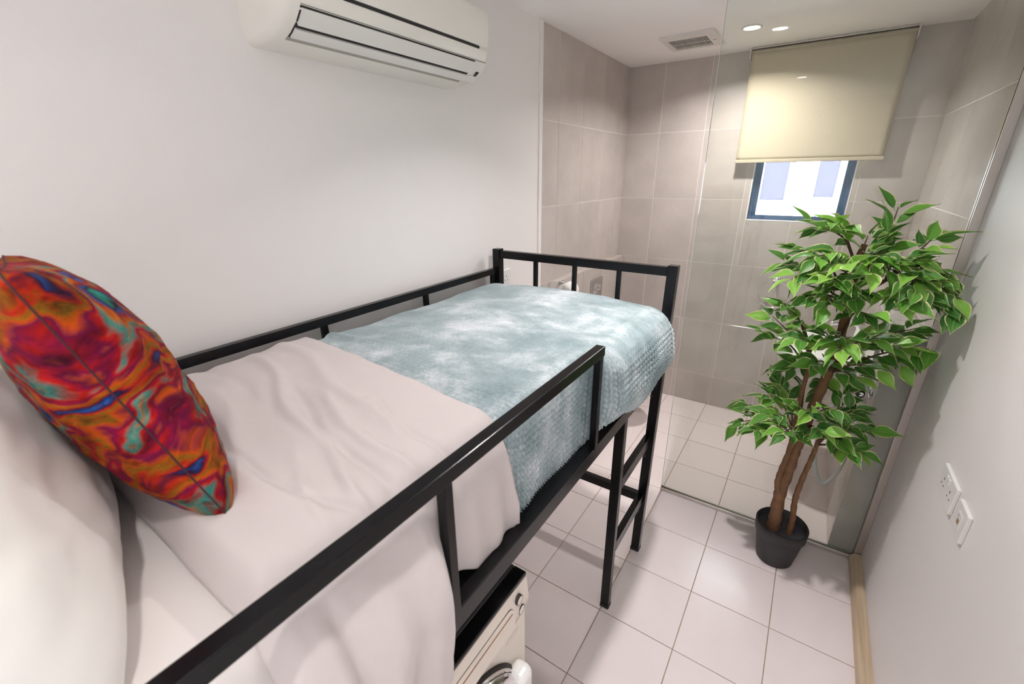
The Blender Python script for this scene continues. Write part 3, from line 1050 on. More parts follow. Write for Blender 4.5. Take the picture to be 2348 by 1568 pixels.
for (x0, x1, nm) in ((0.848, 0.876, 'side_rail'), (0.040, 0.068, 'side_rail')):
    bar(nm, x0, x1, HY1, PY0, 0.940, 0.988)
bar('slat_base', 0.068, 0.848, HY1 + 0.02, PY0 - 0.004, 0.962, 0.984)
# guard rails
GX0, GX1 = 0.857, 0.883
bar('guard_rail', GX0, GX1, HY1, 1.020, 1.272, 1.300)
for yg in (1.001, 0.394, -0.16):
    bar('guard_post', GX0 + 0.003, GX1 - 0.003, yg, yg + 0.019, 0.985, 1.274, 0.0015)
bar('guard_rail', 0.034, 0.058, HY1, PY0, 1.284, 1.311)
for yg in (1.645, 1.196, 0.742, 0.2, -0.22):
    bar('guard_post', 0.038, 0.054, yg, yg + 0.020, 0.985, 1.286, 0.0015)
# ladder between the outer leg and a second stile
bar('ladder_stile', 0.826, 0.862, 1.311, 1.341, 0.0, 0.942)
for zc in (0.632, 0.322):
    bar('ladder_rung', 0.836, 0.862, 1.341, PY0 + 0.002, zc - 0.026, zc + 0.026)
for zc in (0.85, 0.55, 0.24):
    lathe('bolt', [(0.0, -0.001), (0.005, -0.001), (0.006, 0.001)], M_DARK, bed, 12, 'Y', (0.846, PY0 - 0.0005, zc))
box('foot_cap', 0.828, 0.869, PY0 - 0.001, PY1 + 0.001, 0.0, 0.018, plain('black_rubber', (0.015, 0.015, 0.015), 0.7), bed, 0.002)
box('foot_cap', 0.825, 0.863, 1.310, 1.342, 0.0, 0.018, plain('black_rubber', (0.015, 0.015, 0.015), 0.7), bed, 0.002)

# mattress
bm = bmesh.new()
add_box(bm, 0.085, 0.828, -0.26, 1.655, 0.990, 1.222, 0.045, 5)
bmesh.ops.recalc_face_normals(bm, faces=bm.faces)
mt_ = from_bm('mattress', bm, M_SHEET, None, True)
tag(mt_, 'mattress under a plain white fitted sheet on the loft bed', 'mattress')
# soft sheet creases near the pillows
def fbm(x, y, z=0.0, sc_=1.0, oct_=3):
    v, a, f = 0.0, 1.0, sc_
    for _ in range(oct_):
        v += a * mnoise.noise(Vector((x * f, y * f, z * f)))
        a *= 0.5
        f *= 2.1
    return v

def drape(name, ys, path_fn, ns, mat, disp_fn, thick, parent=None):
    """cloth laid over the bed: for each y a cross-section path (x,z), resampled, pushed along its normal"""
    verts = []
    P3 = np.zeros((len(ys), ns, 3))
    Nn = np.zeros((len(ys), ns, 3))
    S = np.zeros((len(ys), ns))
    for j, y in enumerate(ys):
        p = path_fn(y)
        d = np.hypot(np.diff(p[:, 0]), np.diff(p[:, 1]))
        s = np.concatenate(([0], np.cumsum(d)))
        u = np.linspace(0, s[-1], ns)
        P3[j, :, 0] = np.interp(u, s, p[:, 0])
        P3[j, :, 1] = y
        P3[j, :, 2] = np.interp(u, s, p[:, 1])
        S[j] = u
    du = np.gradient(P3, axis=1)
    dv = np.gradient(P3, axis=0)
    Nn = np.cross(du, dv)
    ln = np.linalg.norm(Nn, axis=2, keepdims=True)
    Nn = Nn / np.maximum(ln, 1e-9)
    D = disp_fn(P3, S)
    pile_shade = None
    if isinstance(D, tuple):
        D, pile_shade = D
    P3 = P3 + Nn * D[..., None]
    nj = len(ys)
    idx = np.arange(nj * ns).reshape(nj, ns)
    f = np.stack([idx[:-1, :-1], idx[:-1, 1:], idx[1:, 1:], idx[1:, :-1]], axis=-1).reshape(-1, 4)
    me = bpy.data.meshes.new(name)
    me.vertices.add(nj * ns)
    me.vertices.foreach_set('co', P3.reshape(-1))
    me.loops.add(f.size)
    me.loops.foreach_set('vertex_index', f.reshape(-1))
    me.polygons.add(len(f))
    me.polygons.foreach_set('loop_start', np.arange(0, f.size, 4))
    me.polygons.foreach_set('loop_total', np.full(len(f), 4))
    me.update(calc_edges=True)
    me.validate()
    me.polygons.foreach_set('use_smooth', np.ones(len(f), bool))
    if pile_shade is not None:
        at = me.attributes.new('pile_shade', 'FLOAT', 'POINT')
        at.data.foreach_set('value', pile_shade.reshape(-1).astype(np.float32))
    me.materials.append(mat)
    o = link(bpy.data.objects.new(name, me), parent)
    md = o.modifiers.new('thickness', 'SOLIDIFY')
    md.thickness = thick
    md.offset = -1
    return o

def arc(cx, cz, r, a0, a1, n=10, rz=None):
    a = np.radians(np.linspace(a0, a1, n))
    return np.stack([cx + r * np.cos(a), cz + (rz or r) * np.sin(a)], 1)

# teal blanket
def blanket_path(y):
    o = float(sstep(0.99, 1.10, y))                      # past the guard rail it hangs outside
    xr = 0.842 + 0.078 * o - 0.008 * float(sstep(1.56, 1.66, y))
    r = 0.055 + 0.055 * o
    drop = 0.055 * float(sstep(1.54, 1.668, y)) ** 1.6
    zt = 1.262 - drop
    zb = 0.978 + o * (0.055 - 0.062 * float(sstep(1.05, 1.38, y)))
    xs = np.linspace(0.118, xr - r, 60)
    zc = zt + 0.022 * np.sin(np.pi * np.clip((xs - 0.06) / 0.86, 0, 1))
    ze = zc[-1]
    left = arc(0.118, zc[0] - 0.036, 0.036, 180, 95, 8)
    left = np.vstack([[0.082, zc[0] - 0.10], left])
    top = np.stack([xs, zc], 1)
    right = arc(xr - r, ze - r, r, 88, 0, 14)
    zz = np.linspace(ze - r - 0.01, zb, 24)
    f = (ze - r - zz) / max(ze - r - zb, 1e-3)
    xx = xr + 0.012 * o * np.sin(np.pi * f * 0.8) - (0.050 * o) * f ** 3 - 0.006 * (1 - o) * f
    return np.vstack([left, top, right, np.stack([xx, zz], 1)])

def knit(P, S):
    cw, ch = 0.0215, 0.0185
    Y, Xx, Zz = P[..., 1], P[..., 0], P[..., 2]
    c = Y / cw
    half = np.floor(2 * c)
    u = 2 * c - half
    sg = np.where(half % 2 == 0, 1.0, -1.0)
    ph = S / ch + sg * 0.95 * (u - 0.5)
    h = np.sin(np.pi * u) ** 1.1 * (0.25 + 0.75 * (0.5 + 0.5 * np.cos(2 * np.pi * ph)) ** 0.8)
    side = np.clip((1.235 - Zz) / 0.06, 0, 1)
    nz = np.zeros_like(Y)
    lo = np.zeros_like(Y)
    # smooth noise on a coarse grid, interpolated
    nj, ns = Y.shape
    gj, gi = max(2, nj // 8), max(2, ns // 8)
    jj = np.linspace(0, nj - 1, gj)
    ii = np.linspace(0, ns - 1, gi)
    G = np.array([[fbm(S[int(a), int(b)], Y[int(a), int(b)], 3.3, 5.5, 3) for b in ii] for a in jj])
    T = np.array([np.interp(np.arange(ns), ii, G[a]) for a in range(gj)])
    lo = np.array([np.interp(np.arange(nj), jj, T[:, b]) for b in range(ns)]).T
    rid = 0.010 * np.exp(-((Y - (0.735 + 0.06 * (Xx - 0.1))) / 0.016) ** 2) * np.clip((0.45 - Xx) / 0.25, 0, 1)
    amp = 0.0014 + 0.0120 * side
    pile_shade = 0.62 + (h - 0.5) * (0.30 + 0.75 * side)  # painted shade: crevices darker, stitch tips lighter
    return h * amp * (0.75 + 0.5 * np.clip(lo, -1, 1)) + 0.006 * lo + rid - 0.016 * (1 - sstep(0.62, 0.69, Y)) - 0.5 * amp, np.clip(pile_shade, 0, 1)

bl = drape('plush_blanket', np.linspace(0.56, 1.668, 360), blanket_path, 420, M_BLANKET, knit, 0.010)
tag(bl, 'teal plush blanket with a knitted relief spread over the foot of the bed', 'blanket')

# white duvet folded back over the blanket
def duvet_path(y):
    n_ = float(1 - sstep(0.36, 0.41, y))                 # near the pillow end it bulges out under the rail
    edge = float(1 - sstep(0.112, 0.160, y))             # rolled near edge
    xr = 0.856 + 0.044 * n_
    r = 0.060
    zt = 1.281 - 0.058 * edge ** 1.7
    zb = 1.015 - 0.085 * float(sstep(0.42, 0.62, y)) - n_ * 0.150
    xs = np.linspace(0.118, 0.846 - r, 60)
    zc = zt + 0.010 * np.sin(np.pi * np.clip((xs - 0.05) / 0.86, 0, 1)) + 0.010 * np.exp(-((xs - 0.25) / 0.16) ** 2)
    ze = zc[-1]
    left = arc(0.118, zc[0] - 0.038, 0.038, 180, 95, 8)
    left = np.vstack([[0.080, zc[0] - 0.09], left])
    top = np.stack([xs, zc], 1)
    right = arc(0.846 - r, ze - r, r, 88, 20, 12)
    x1, z1 = right[-1]
    zz = np.linspace(z1 - 0.012, zb, 26)
    f = (z1 - zz) / max(z1 - zb, 1e-3)
    xx = x1 + (xr - x1) * np.sin(np.pi / 2 * np.clip(f * 2.2, 0, 1)) - 0.012 * f ** 2 + 0.012 * n_ * np.sin(np.pi * f)
    return np.vstack([left, top, right, np.stack([xx, zz], 1)])

def duvet_disp(P, S):
    Y, Xx = P[..., 1], P[..., 0]
    D = np.zeros_like(Y)
    # long soft folds running across the bed
    folds = [(0.16, 0.50, 0.86, 0.300, 0.010, 0.014), (0.12, 0.585, 0.80, 0.455, 0.009, 0.020), (0.45, 0.43, 0.88, 0.335, -0.010, 0.012), (0.50, 0.46, 0.90, 0.385, 0.009, 0.014),
             (0.60, 0.235, 0.88, 0.280, -0.009, 0.008), (0.30, 0.33, 0.70, 0.245, 0.007, 0.018), (0.62, 0.52, 0.95, 0.47, -0.006, 0.010),
             (0.10, 0.40, 0.45, 0.36, -0.006, 0.016), (0.55, 0.205, 0.80, 0.262, 0.012, 0.020), (0.68, 0.30, 0.86, 0.245, 0.006, 0.007), (0.74, 0.335, 0.88, 0.30, 0.005, 0.007)]
    for (x0, y0, x1, y1, a, w) in folds:
        dx, dy = x1 - x0, y1 - y0
        L = math.hypot(dx, dy)
        tx, ty = dx / L, dy / L
        s = (S + 0.05 - x0) * tx + (Y - y0) * ty
        n = -(S + 0.05 - x0) * ty + (Y - y0) * tx + 0.012 * np.sin(s * 17 + x0 * 9)
        D += a * np.exp(-(n / w) ** 2) * sstep(-0.05, 0.08, s) * (1 - sstep(L - 0.08, L + 0.05, s))
    # vertical falls on the side
    side = np.clip((S - 0.86) / 0.10, 0, 1)
    D += side * (0.006 * np.sin(Y * 44 + S * 3) + 0.005 * np.sin(Y * 79 + 1.3 + 5 * S)) * np.clip((S - 0.86) / 0.25, 0, 1)
    D -= side * 0.014 * np.exp(-((Y - 0.195 - 0.05 * (S - 0.9)) / 0.012) ** 2)
    nj, ns = Y.shape
    gj, gi = 30, 60
    jj = np.linspace(0, nj - 1, gj)
    ii = np.linspace(0, ns - 1, gi)
    G = np.array([[fbm(S[int(a), int(b)], Y[int(a), int(b)], 7.7, 6.0, 3) for b in ii] for a in jj])
    T = np.array([np.interp(np.arange(ns), ii, G[a]) for a in range(gj)])
    lo = np.array([np.interp(np.arange(nj), jj, T[:, b]) for b in range(ns)]).T
    return D + 0.006 * lo

def duvet_ys():
    return np.linspace(0.118, 0.640, 130)
dv = drape('white_duvet', duvet_ys(), duvet_path, 300, M_DUVET, duvet_disp, 0.016)
tag(dv, 'rumpled white duvet folded back across the middle of the bed', 'duvet')
# the far hem runs slightly askew: nearer the pillow on the room side
for v in dv.data.vertices:
    k = max(0.0, (v.co.y - 0.30) / 0.34)
    v.co.y += k * (0.012 - 0.055 * (min(v.co.x, 0.80) - 0.10) / 0.70 + (0.05 * max(0, min(1, (1.24 - v.co.z) / 0.2))))

# ------------------------------------------------------------------ pillows
def pillow(name, w, h, t, mat, M, label, cat, pinch=0.07, n=44, power=2.6, crease=0.004, seed=1.0, tp=0.48, rc=0.0):
    """stuffed rectangle w x h x t, pinched edges, pointed corners; M places it"""
    verts, faces = [], []
    us = np.linspace(-1, 1, n)
    for side in (1, -1):
        for v in us:
            for u in us:
                e = (1 - abs(u) ** power) * (1 - abs(v) ** power)
                th = t / 2 * max(e, 0) ** tp
                cr_ = 1 - rc * (u * v) ** 6
                x = u * w / 2 * (1 - pinch * (1 - v * v) * abs(u) ** 4) * cr_
                y = v * h / 2 * (1 - pinch * (1 - u * u) * abs(v) ** 4) * cr_
                wr = crease * fbm(u * 1.6 + seed, v * 1.6, side * 2.0, 2.2, 3) * (e ** 0.3 if e > 0 else 0)
                verts.append((x, y, side * (th + wr)))
    m2 = n * n
    for side in (0, 1):
        for j in range(n - 1):
            for i in range(n - 1):
                a = side * m2 + j * n + i
                q = (a, a + 1, a + n + 1, a + n)
                faces.append(q if side == 0 else q[::-1])
    bm = bmesh.new()
    bv = [bm.verts.new(v) for v in verts]
    for f in faces:
        bm.faces.new([bv[i] for i in f])
    bmesh.ops.remove_doubles(bm, verts=bm.verts, dist=5e-4)
    bmesh.ops.recalc_face_normals(bm, faces=bm.faces)
    o = from_bm(name, bm, mat, None, True)
    o.matrix_world = M
    tag(o, label, cat)
    return o

def axes(centre, u, v):
    u = Vector(u).normalized()
    v = Vector(v)
    v = (v - u * v.dot(u)).normalized()
    w = u.cross(v)
    M = Matrix.Identity(4)
    for i in range(3):
        M[i][0], M[i][1], M[i][2], M[i][3] = u[i], v[i], w[i], centre[i]
    return M

pl = pillow('bed_pillow', 0.66, 0.42, 0.21, M_PILLOW, axes((0.480, -0.036, 1.385), (1.0, -0.20, 0.0), (0, -0.45, 0.9)),
            'plump white pillow leaning at the head of the bed', 'pillow', crease=0.006)
cu = pillow('throw_cushion', 0.42, 0.40, 0.150, M_CUSHION, axes((0.465, 0.150, 1.445), (-1.0, 0.14, -0.06), (0.0, -0.30, 0.95)),
            'multicoloured cushion with a painterly red, orange and teal print on the bed', 'cushion', pinch=0.07, crease=0.006, seed=5.0, tp=0.52, power=2.3, rc=0.07)

# piped seam round the cushion edge
sp_ = []
nn = 40
for (ax, sg) in (('b', 1), ('r', 1), ('t', -1), ('l', -1)):
    for k in range(nn):
        q = -1 + 2 * k / nn
        if ax == 'b': u, v = q, -1
        elif ax == 'r': u, v = 1, q
        elif ax == 't': u, v = -q, 1
        else: u, v = -1, -q
        cr_ = 1 - 0.07 * (u * v) ** 6
        sp_.append((u * 0.21 * (1 - 0.07 * (1 - v * v) * abs(u) ** 4) * cr_, v * 0.20 * (1 - 0.07 * (1 - u * u) * abs(v) ** 4) * cr_, 0.0))
sp_.append(sp_[0])
bm = bmesh.new()
add_tube(bm, sp_, 0.0011, 6, False)
bmesh.ops.recalc_face_normals(bm, faces=bm.faces)
from_bm('seam', bm, plain('dark_seam_thread', (0.05, 0.012, 0.02), 0.8), cu, True)

# ------------------------------------------------------------------ washing machine under the bed
def build_washer():
    t = empty('washing_machine', (0.60, 0.35, 0.0))
    tag(t, 'cream front-loading washing machine with a black top under the bed', 'washing machine')
    M_BODY = plain('cream_enamel', (0.74, 0.66, 0.57), 0.22)
    M_FASC = plain('cream_gloss_fascia', (0.70, 0.62, 0.54), 0.18)
    M_TOPB = plain('black_gloss_top', (0.006, 0.006, 0.007), 0.22)
    M_TOPG = plain('charcoal_top', (0.045, 0.042, 0.043), 0.5, noise=0.3, nscale=160)
    M_GOLD = plain('bronze_pinstripe', (0.22, 0.09, 0.03), 0.35, 0.4)
    y0, y1 = 0.050, 0.650
    box('body', 0.300, 0.868, y0, y1, 0.012, 0.832, M_BODY, t, 0.006, 2)
    box('worktop', 0.300, 0.836, y0, y1, 0.825, 0.850, M_TOPG, t, 0.003, 2)
    box('top_front_edge', 0.8365, 0.870, y0, y1, 0.836, 0.850, M_TOPB, t, 0.003, 2)
    # bowed control fascia
    bm = bmesh.new()
    prof = [(0.866, 0.842), (0.8705, 0.842), (0.879, 0.805), (0.884, 0.780), (0.883, 0.757), (0.876, 0.748), (0.866, 0.748)]
    nseg = 12
    rings = []
    for i in range(nseg + 1):
        y = y0 + (y1 - y0) * i / nseg
        f = 1 - abs(2 * i / nseg - 1) ** 6
        rings.append([bm.verts.new((0.866 + (x - 0.866) * (0.55 + 0.45 * f) - 0.60, y - 0.35, z)) for x, z in prof])
    for a, b in zip(rings, rings[1:]):
        for i in range(len(prof)):
            j = (i + 1) % len(prof)
            bm.faces.new((a[i], a[j], b[j], b[i]))
    bm.faces.new(rings[0])
    bm.faces.new(list(reversed(rings[-1])))
    bmesh.ops.recalc_face_normals(bm, faces=bm.faces)
    autosmooth(from_bm('control_fascia', bm, M_FASC, t, True), 45)
    # detergent drawer front with rounded corners
    def slab(name, ya, yb, za, zb, xa, xb, rad, mat, lean=0.0):
        bm = bmesh.new()
        pts = []
        for (cy, cz, a0) in ((yb - rad, zb - rad, 0), (ya + rad, zb - rad, 90), (ya + rad, za + rad, 180), (yb - rad, za + rad, 270)):
            for k in range(7):
                a = math.radians(a0 + 15 * k)
                pts.append((cy + rad * math.cos(a), cz + rad * math.sin(a)))
        top = [bm.verts.new((xb - lean * (z - za) - 0.60, y - 0.35, z)) for y, z in pts]
        bot = [bm.verts.new((xa - 0.60, y - 0.35, z)) for y, z in pts]
        bm.faces.new(top)
        n = len(pts)
        for i in range(n):
            j = (i + 1) % n
            bm.faces.new((top[i], bot[i], bot[j], top[j]))
        bmesh.ops.recalc_face_normals(bm, faces=bm.faces)
        return from_bm(name, bm, mat, t)
    slab('drawer_gap', 0.3457, 0.5813, 0.7592, 0.8158, 0.860, 0.8849, 0.018, M_DARK, 0.13)
    slab('drawer_front', 0.3465, 0.5805, 0.760, 0.815, 0.860, 0.8855, 0.017, M_FASC, 0.13)
    slab('pinstripe', 0.355, 0.574, 0.7985, 0.8010, 0.860, 0.8813, 0.0012, M_GOLD)
    for (yy, zz) in ((0.604, 0.812), (0.611, 0.775)):
        lathe('button_ring', [(0.0125, 0.860), (0.0122, 0.8822), (0.0115, 0.8825), (0.0115, 0.870)], M_DARK, t, 24, 'X', (0, yy, zz))
        lathe('button', [(0.0, 0.8832), (0.009, 0.8832), (0.0114, 0.8820), (0.0112, 0.870)], M_FASC, t, 24, 'X', (0, yy, zz))
    slab('embossed_badge', 0.565, 0.617, 0.690, 0.706, 0.860, 0.8690, 0.0078, M_FASC)
    # round door
    dy, dz = 0.370, 0.503
    lathe('door_seal', [(0.232, 0.860), (0.238, 0.870), (0.232, 0.877), (0.215, 0.874)], M_DARK, t, 64, 'X', (0, dy, dz))
    lathe('door_ring', [(0.230, 0.866), (0.232, 0.888), (0.222, 0.903), (0.200, 0.906), (0.182, 0.895), (0.172, 0.872)], M_CHROME, t, 64, 'X', (0, dy, dz))
    lathe('door_glass', [(0.175, 0.880), (0.165, 0.892), (0.13, 0.908), (0.08, 0.924), (0.0, 0.928)], plain('dark_door_glass', (0.02, 0.025, 0.025), 0.05), t, 48, 'X', (0, dy, dz))
    box('door_handle', 0.866, 0.918, 0.550, 0.612, 0.500, 0.616, M_WPLASTIC, t, 0.020, 4)
    for yy in (0.10, 0.60):
        for xx in (0.35, 0.80):
            lathe('foot', [(0.0, 0.0), (0.022, 0.0), (0.022, 0.008), (0.012, 0.010), (0.012, 0.014), (0.0, 0.014)], M_DARK, t, 16, 'Z', (xx, yy, 0.0))
build_washer()

# ------------------------------------------------------------------ potted artificial ficus
LOW = [(1.168, 1.95, 0.689), (1.177, 2.08, 0.714), (1.249, 1.85, 0.731), (1.25, 2.0, 0.827), (1.289, 2.1, 0.848), (1.337, 1.8, 0.778), (1.378, 2.1, 0.892), (1.443, 1.82, 0.814), (1.502, 1.9, 0.762), (1.6, 2.0, 0.772), (1.579, 1.9, 0.721), (1.55, 2.05, 0.821), (1.505, 2.1, 0.865), (1.39, 1.85, 0.867), (1.459, 1.85, 0.898), (1.282, 1.9, 0.789)]
MID = [(1.195, 2.0, 1.096), (1.205, 2.1, 1.147), (1.244, 1.9, 1.25), (1.289, 2.05, 0.951), (1.315, 1.85, 1.148), (1.381, 1.9, 1.048), (1.381, 1.85, 1.186), (1.439, 1.8, 1.147), (1.518, 2.0, 0.988), (1.566, 1.95, 1.055), (1.578, 1.85, 1.176), (1.635, 2.0, 1.07), (1.509, 1.8, 1.209), (1.686, 1.95, 1.15), (1.671, 2.08, 1.188), (1.481, 1.8, 1.281)]
TOP = [(1.508, 2.05, 1.606), (1.498, 2.0, 1.529), (1.614, 2.0, 1.514), (1.56, 1.9, 1.46), (1.70, 2.0, 1.387), (1.71, 1.92, 1.334), (1.70, 1.9, 1.299), (1.68, 2.05, 1.281), (1.586, 1.85, 1.372), (1.442, 2.0, 1.511), (1.351, 1.95, 1.549), (1.27, 2.05, 1.528), (1.244, 2.0, 1.45), (1.209, 2.05, 1.389), (1.246, 1.9, 1.352), (1.303, 1.85, 1.445), (1.365, 1.8, 1.385), (1.399, 1.8, 1.446), (1.452, 1.82, 1.42), (1.499, 1.88, 1.429), (1.554, 1.85, 1.324), (1.305, 1.9, 1.293), (1.368, 1.85, 1.281), (1.61, 1.95, 1.414), (1.439, 1.85, 1.323)]

def build_plant():
    PXc, PYc = 1.418, 2.010
    t = empty('potted_ficus', (PXc, PYc, 0.0))
    tag(t, 'tall artificial ficus tree with cream-edged green leaves in a black pot', 'plant')
    off = Vector((PXc, PYc, 0.0))
    lathe('pot', [(0.0, 0.0), (0.072, 0.0), (0.076, 0.004), (0.096, 0.135), (0.098, 0.150), (0.104, 0.152), (0.107, 0.200), (0.104, 0.205), (0.099, 0.203), (0.093, 0.12), (0.0, 0.118)],
          M_POT, t, 56, 'Z', (PXc, PYc, 0.0))
    bm = bmesh.new()
    n = 28
    rings = [[bm.verts.new((0, 0, 0.170))]]
    rr = random.Random(3)
    for k in range(1, 9):
        r = 0.0965 * k / 8
        rings.append([bm.verts.new((r * math.cos(2 * math.pi * i / n), r * math.sin(2 * math.pi * i / n), 0.166 + rr.uniform(-0.003, 0.004))) for i in range(n)])
    for i in range(n):
        bm.faces.new((rings[0][0], rings[1][i], rings[1][(i + 1) % n]))
    for a, b in zip(rings[1:], rings[2:]):
        for i in range(n):
            bm.faces.new((a[i], b[i], b[(i + 1) % n], a[(i + 1) % n]))
    bmesh.ops.recalc_face_normals(bm, faces=bm.faces)
    from_bm('soil', bm, M_SOIL, t, True)
    rnd = random.Random(11)
    def trunk(pts, rad):
        pp = smooth_path(pts, 6)
        n_ = len(pp)
        rs = []
        for i in range(n_):
            f = i / (n_ - 1)
            r = np.interp(f, np.linspace(0, 1, len(rad)), rad)
            rs.append(r * (1 + 0.10 * math.sin(i * 2.1 + rad[0] * 900)))
        tube('trunk', pp, rs, M_TRUNK, t, 12)
    main = [(1.385, 2.0, 0.160), (1.386, 2.0, 0.22), (1.381, 2.0, 0.36), (1.392, 2.0, 0.52), (1.398, 2.0, 0.65), (1.418, 2.0, 0.82), (1.434, 2.0, 0.97), (1.441, 2.0, 1.12), (1.442, 2.0, 1.25), (1.432, 2.0, 1.40), (1.44, 2.0, 1.48)]
    trunk(main, [0.029, 0.024, 0.020, 0.018, 0.015, 0.009])
    left = [(1.378, 1.995, 0.36), (1.362, 1.985, 0.42), (1.364, 1.98, 0.50), (1.374, 1.98, 0.60), (1.372, 1.985, 0.72), (1.366, 1.99, 0.86), (1.367, 1.99, 1.0), (1.34, 1.98, 1.10), (1.31, 1.98, 1.18)]
    trunk(left, [0.014, 0.012, 0.010, 0.008, 0.005])
    right = [(1.450, 2.0, 0.160), (1.450, 2.0, 0.25), (1.440, 1.99, 0.36), (1.444, 1.985, 0.47), (1.456, 1.985, 0.585), (1.462, 1.985, 0.66), (1.468, 1.98, 0.74)]
    trunk(right, [0.014, 0.012, 0.011, 0.009, 0.006])
    fork = [(1.400, 2.0, 0.60), (1.412, 1.99, 0.66), (1.430, 1.975, 0.74)]
    trunk(fork, [0.015, 0.011])
    fork2 = [(1.440, 2.0, 1.24), (1.465, 1.985, 1.29), (1.50, 1.965, 1.345), (1.54, 1.95, 1.39)]
    trunk(fork2, [0.012, 0.008, 0.005])

    # leaf blanks: folded blade with a drawn-out tip
    def leaf_blank(curl, fold, twist):
        bm = bmesh.new()
        uvl = bm.loops.layers.uv.new('UVMap')
        nl, nw = 9, 4
        width = [0.0, 0.55, 0.88, 1.0, 0.96, 0.80, 0.55, 0.28, 0.10, 0.0]
        rows = []
        for i in range(nl + 1):
            f = i / nl
            w = 0.262 * width[i]
            row = []
            for k in range(-nw // 2, nw // 2 + 1):
                s = k / (nw / 2)
                x = s * w
                z = abs(s) * w * fold - curl * f * f + 0.015 * math.sin(f * 7 + s * 2)
                a = twist * f
                row.append((bm.verts.new((x * math.cos(a) - z * math.sin(a), f, z * math.cos(a) + x * math.sin(a))), s, f))
            rows.append(row)
        for a, b in zip(rows, rows[1:]):
            for k in range(nw):
                q = (a[k], a[k + 1], b[k + 1], b[k])
                try:
                    fc = bm.faces.new([v[0] for v in q])
                except ValueError:
                    continue
                fc.smooth = True
                for lp, v in zip(fc.loops, q):
                    tipw = max(0, (v[2] - 0.72) / 0.28)
                    lp[uvl].uv = (v[1] * (1 - tipw) + math.copysign(1.0, v[1] if v[1] else 1) * tipw, v[2])
        # petiole
        st = [bm.verts.new(p) for p in ((-0.012, 0, 0), (0.012, 0, 0), (0.008, -0.22, -0.02), (-0.008, -0.22, -0.02))]
        bm.faces.new(st)
        me = bpy.data.meshes.new('leaf')
        bm.to_mesh(me)
        bm.free()
        me.materials.append(M_LEAF)
        return me
    blanks = [leaf_blank(c, f, tw) for c, f, tw in ((0.10, 0.35, 0.15), (0.24, 0.25, -0.2), (0.34, 0.45, 0.1), (0.02, 0.30, -0.1), (0.18, 0.55, 0.3))]

    def nearest(path, z):
        best = min(range(len(path)), key=lambda i: abs(path[i][2] - z))
        return Vector(path[best])
    placed = []
    def branch(origin, tip, k):
        o, e = Vector(origin), Vector(tip)
        L = (e - o).length
        midp = o.lerp(e, 0.5) + Vector((rnd.uniform(-.02, .02), rnd.uniform(-.02, .02), 0.10 * L + rnd.uniform(0, .03)))
        path = smooth_path([o, midp, e], 5)
        bm_b.append((path, [0.0050 * (1 - 0.72 * i / (len(path) - 1)) for i in range(len(path))]))
        nleaf = k
        for q in range(nleaf):
            f = 0.36 + 0.64 * (q + rnd.uniform(0, 0.6)) / nleaf
            f = min(f, 1.0)
            i = f * (len(path) - 1)
            i0 = min(int(i), len(path) - 2)
            p = path[i0].lerp(path[i0 + 1], i - i0)
            d = (path[i0 + 1] - path[i0]).normalized()
            sidev = d.cross(Vector((0, 0, 1)))
            if sidev.length < 0.1:
                sidev = Vector((1, 0, 0))
            sidev.normalize()
            sg = 1 if q % 2 else -1
            spread = rnd.uniform(0.35, 1.0) if q < nleaf - 1 else rnd.uniform(0, 0.2)
            dirv = (d * rnd.uniform(0.5, 1.0) + sidev * sg * spread + Vector((rnd.uniform(-.3, .3), rnd.uniform(-.45, .15), rnd.uniform(-0.55, 0.35)))).normalized()
            size = rnd.uniform(0.070, 0.104)
            p2 = p + dirv * size * 0.2
            placed.append((p2, dirv, size, rnd.randrange(len(blanks)), rnd.uniform(-0.6, 0.6)))
    bm_b = []
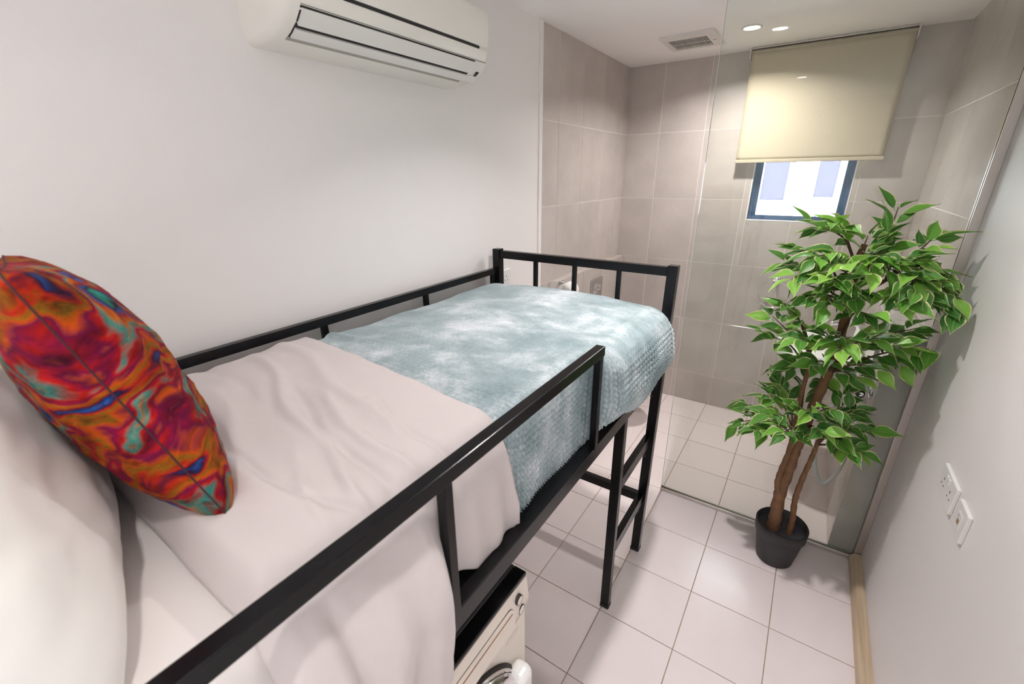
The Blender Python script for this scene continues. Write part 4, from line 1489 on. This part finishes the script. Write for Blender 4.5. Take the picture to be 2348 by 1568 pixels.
    for i, tip in enumerate(LOW):
        org = nearest(main, 0.66 + 0.012 * (i % 5)) if tip[0] < 1.5 else Vector((1.462, 1.985, 0.66))
        if tip[0] < 1.32:
            org = Vector((1.373, 1.985, 0.66 + 0.01 * (i % 4)))
        branch(org, tip, 10)
    for i, tip in enumerate(MID):
        org = nearest(main, 0.97 + 0.03 * (i % 4)) if tip[0] > 1.35 else Vector((1.36, 1.99, 0.98 + 0.03 * (i % 3)))
        branch(org, tip, 10)
    for i, tip in enumerate(TOP):
        if tip[0] > 1.53:
            org = Vector((1.52, 1.955, 1.37))
        else:
            org = nearest(main, 1.26 + 0.05 * (i % 4))
        branch(org, tip, 10)
    for path, rs in bm_b:
        tube('branch', path, rs, M_TWIG, t, 6)

    def leaf_matrix(p, d, s, roll):
        y = d
        up = Vector((0.05, -0.35, 1.0))
        x = y.cross(up)
        if x.length < 0.05:
            x = Vector((1, 0, 0))
        x.normalize()
        z = x.cross(y).normalized()
        R_ = Matrix((x, y, z)).transposed()
        R_ = R_ @ Matrix.Rotation(roll, 3, 'Y')
        M = Matrix.Identity(4)
        q = p - off
        for i in range(3):
            for j in range(3):
                M[i][j] = R_[i][j] * s
            M[i][3] = q[i]
        return M
    # keep blades clear of the glass and the wall
    good = []
    for (p, d, s, b, r) in placed:
        tip = p + d * s
        if tip.y > YG - 0.02:
            d = Vector((d.x, -abs(d.y), d.z)).normalized()
            tip = p + d * s
        if tip.x > XW - 0.006:
            d = Vector((-abs(d.x) * 0.3, d.y - 0.3, d.z - 0.6)).normalized()
        good.append((p, d, s, b, r))
    good.sort(key=lambda g: (g[0] - Vector((1.276, 0, 1.72))).length / g[2])
    for (p, d, s, b, r) in good[:300]:
        o = bpy.data.objects.new('leaf', blanks[b])
        link(o, t)
        o.matrix_local = leaf_matrix(p, d, s, r)
    rest = good[300:]
    if rest:
        bm = bmesh.new()
        for (p, d, s, b, r) in rest:
            me = blanks[b].copy()
            me.transform(leaf_matrix(p, d, s, r))
            bm.from_mesh(me)
            bpy.data.meshes.remove(me)
        o = from_bm('leaves', bm, M_LEAF, t, True)
        o['kind'] = 'stuff'
build_plant()
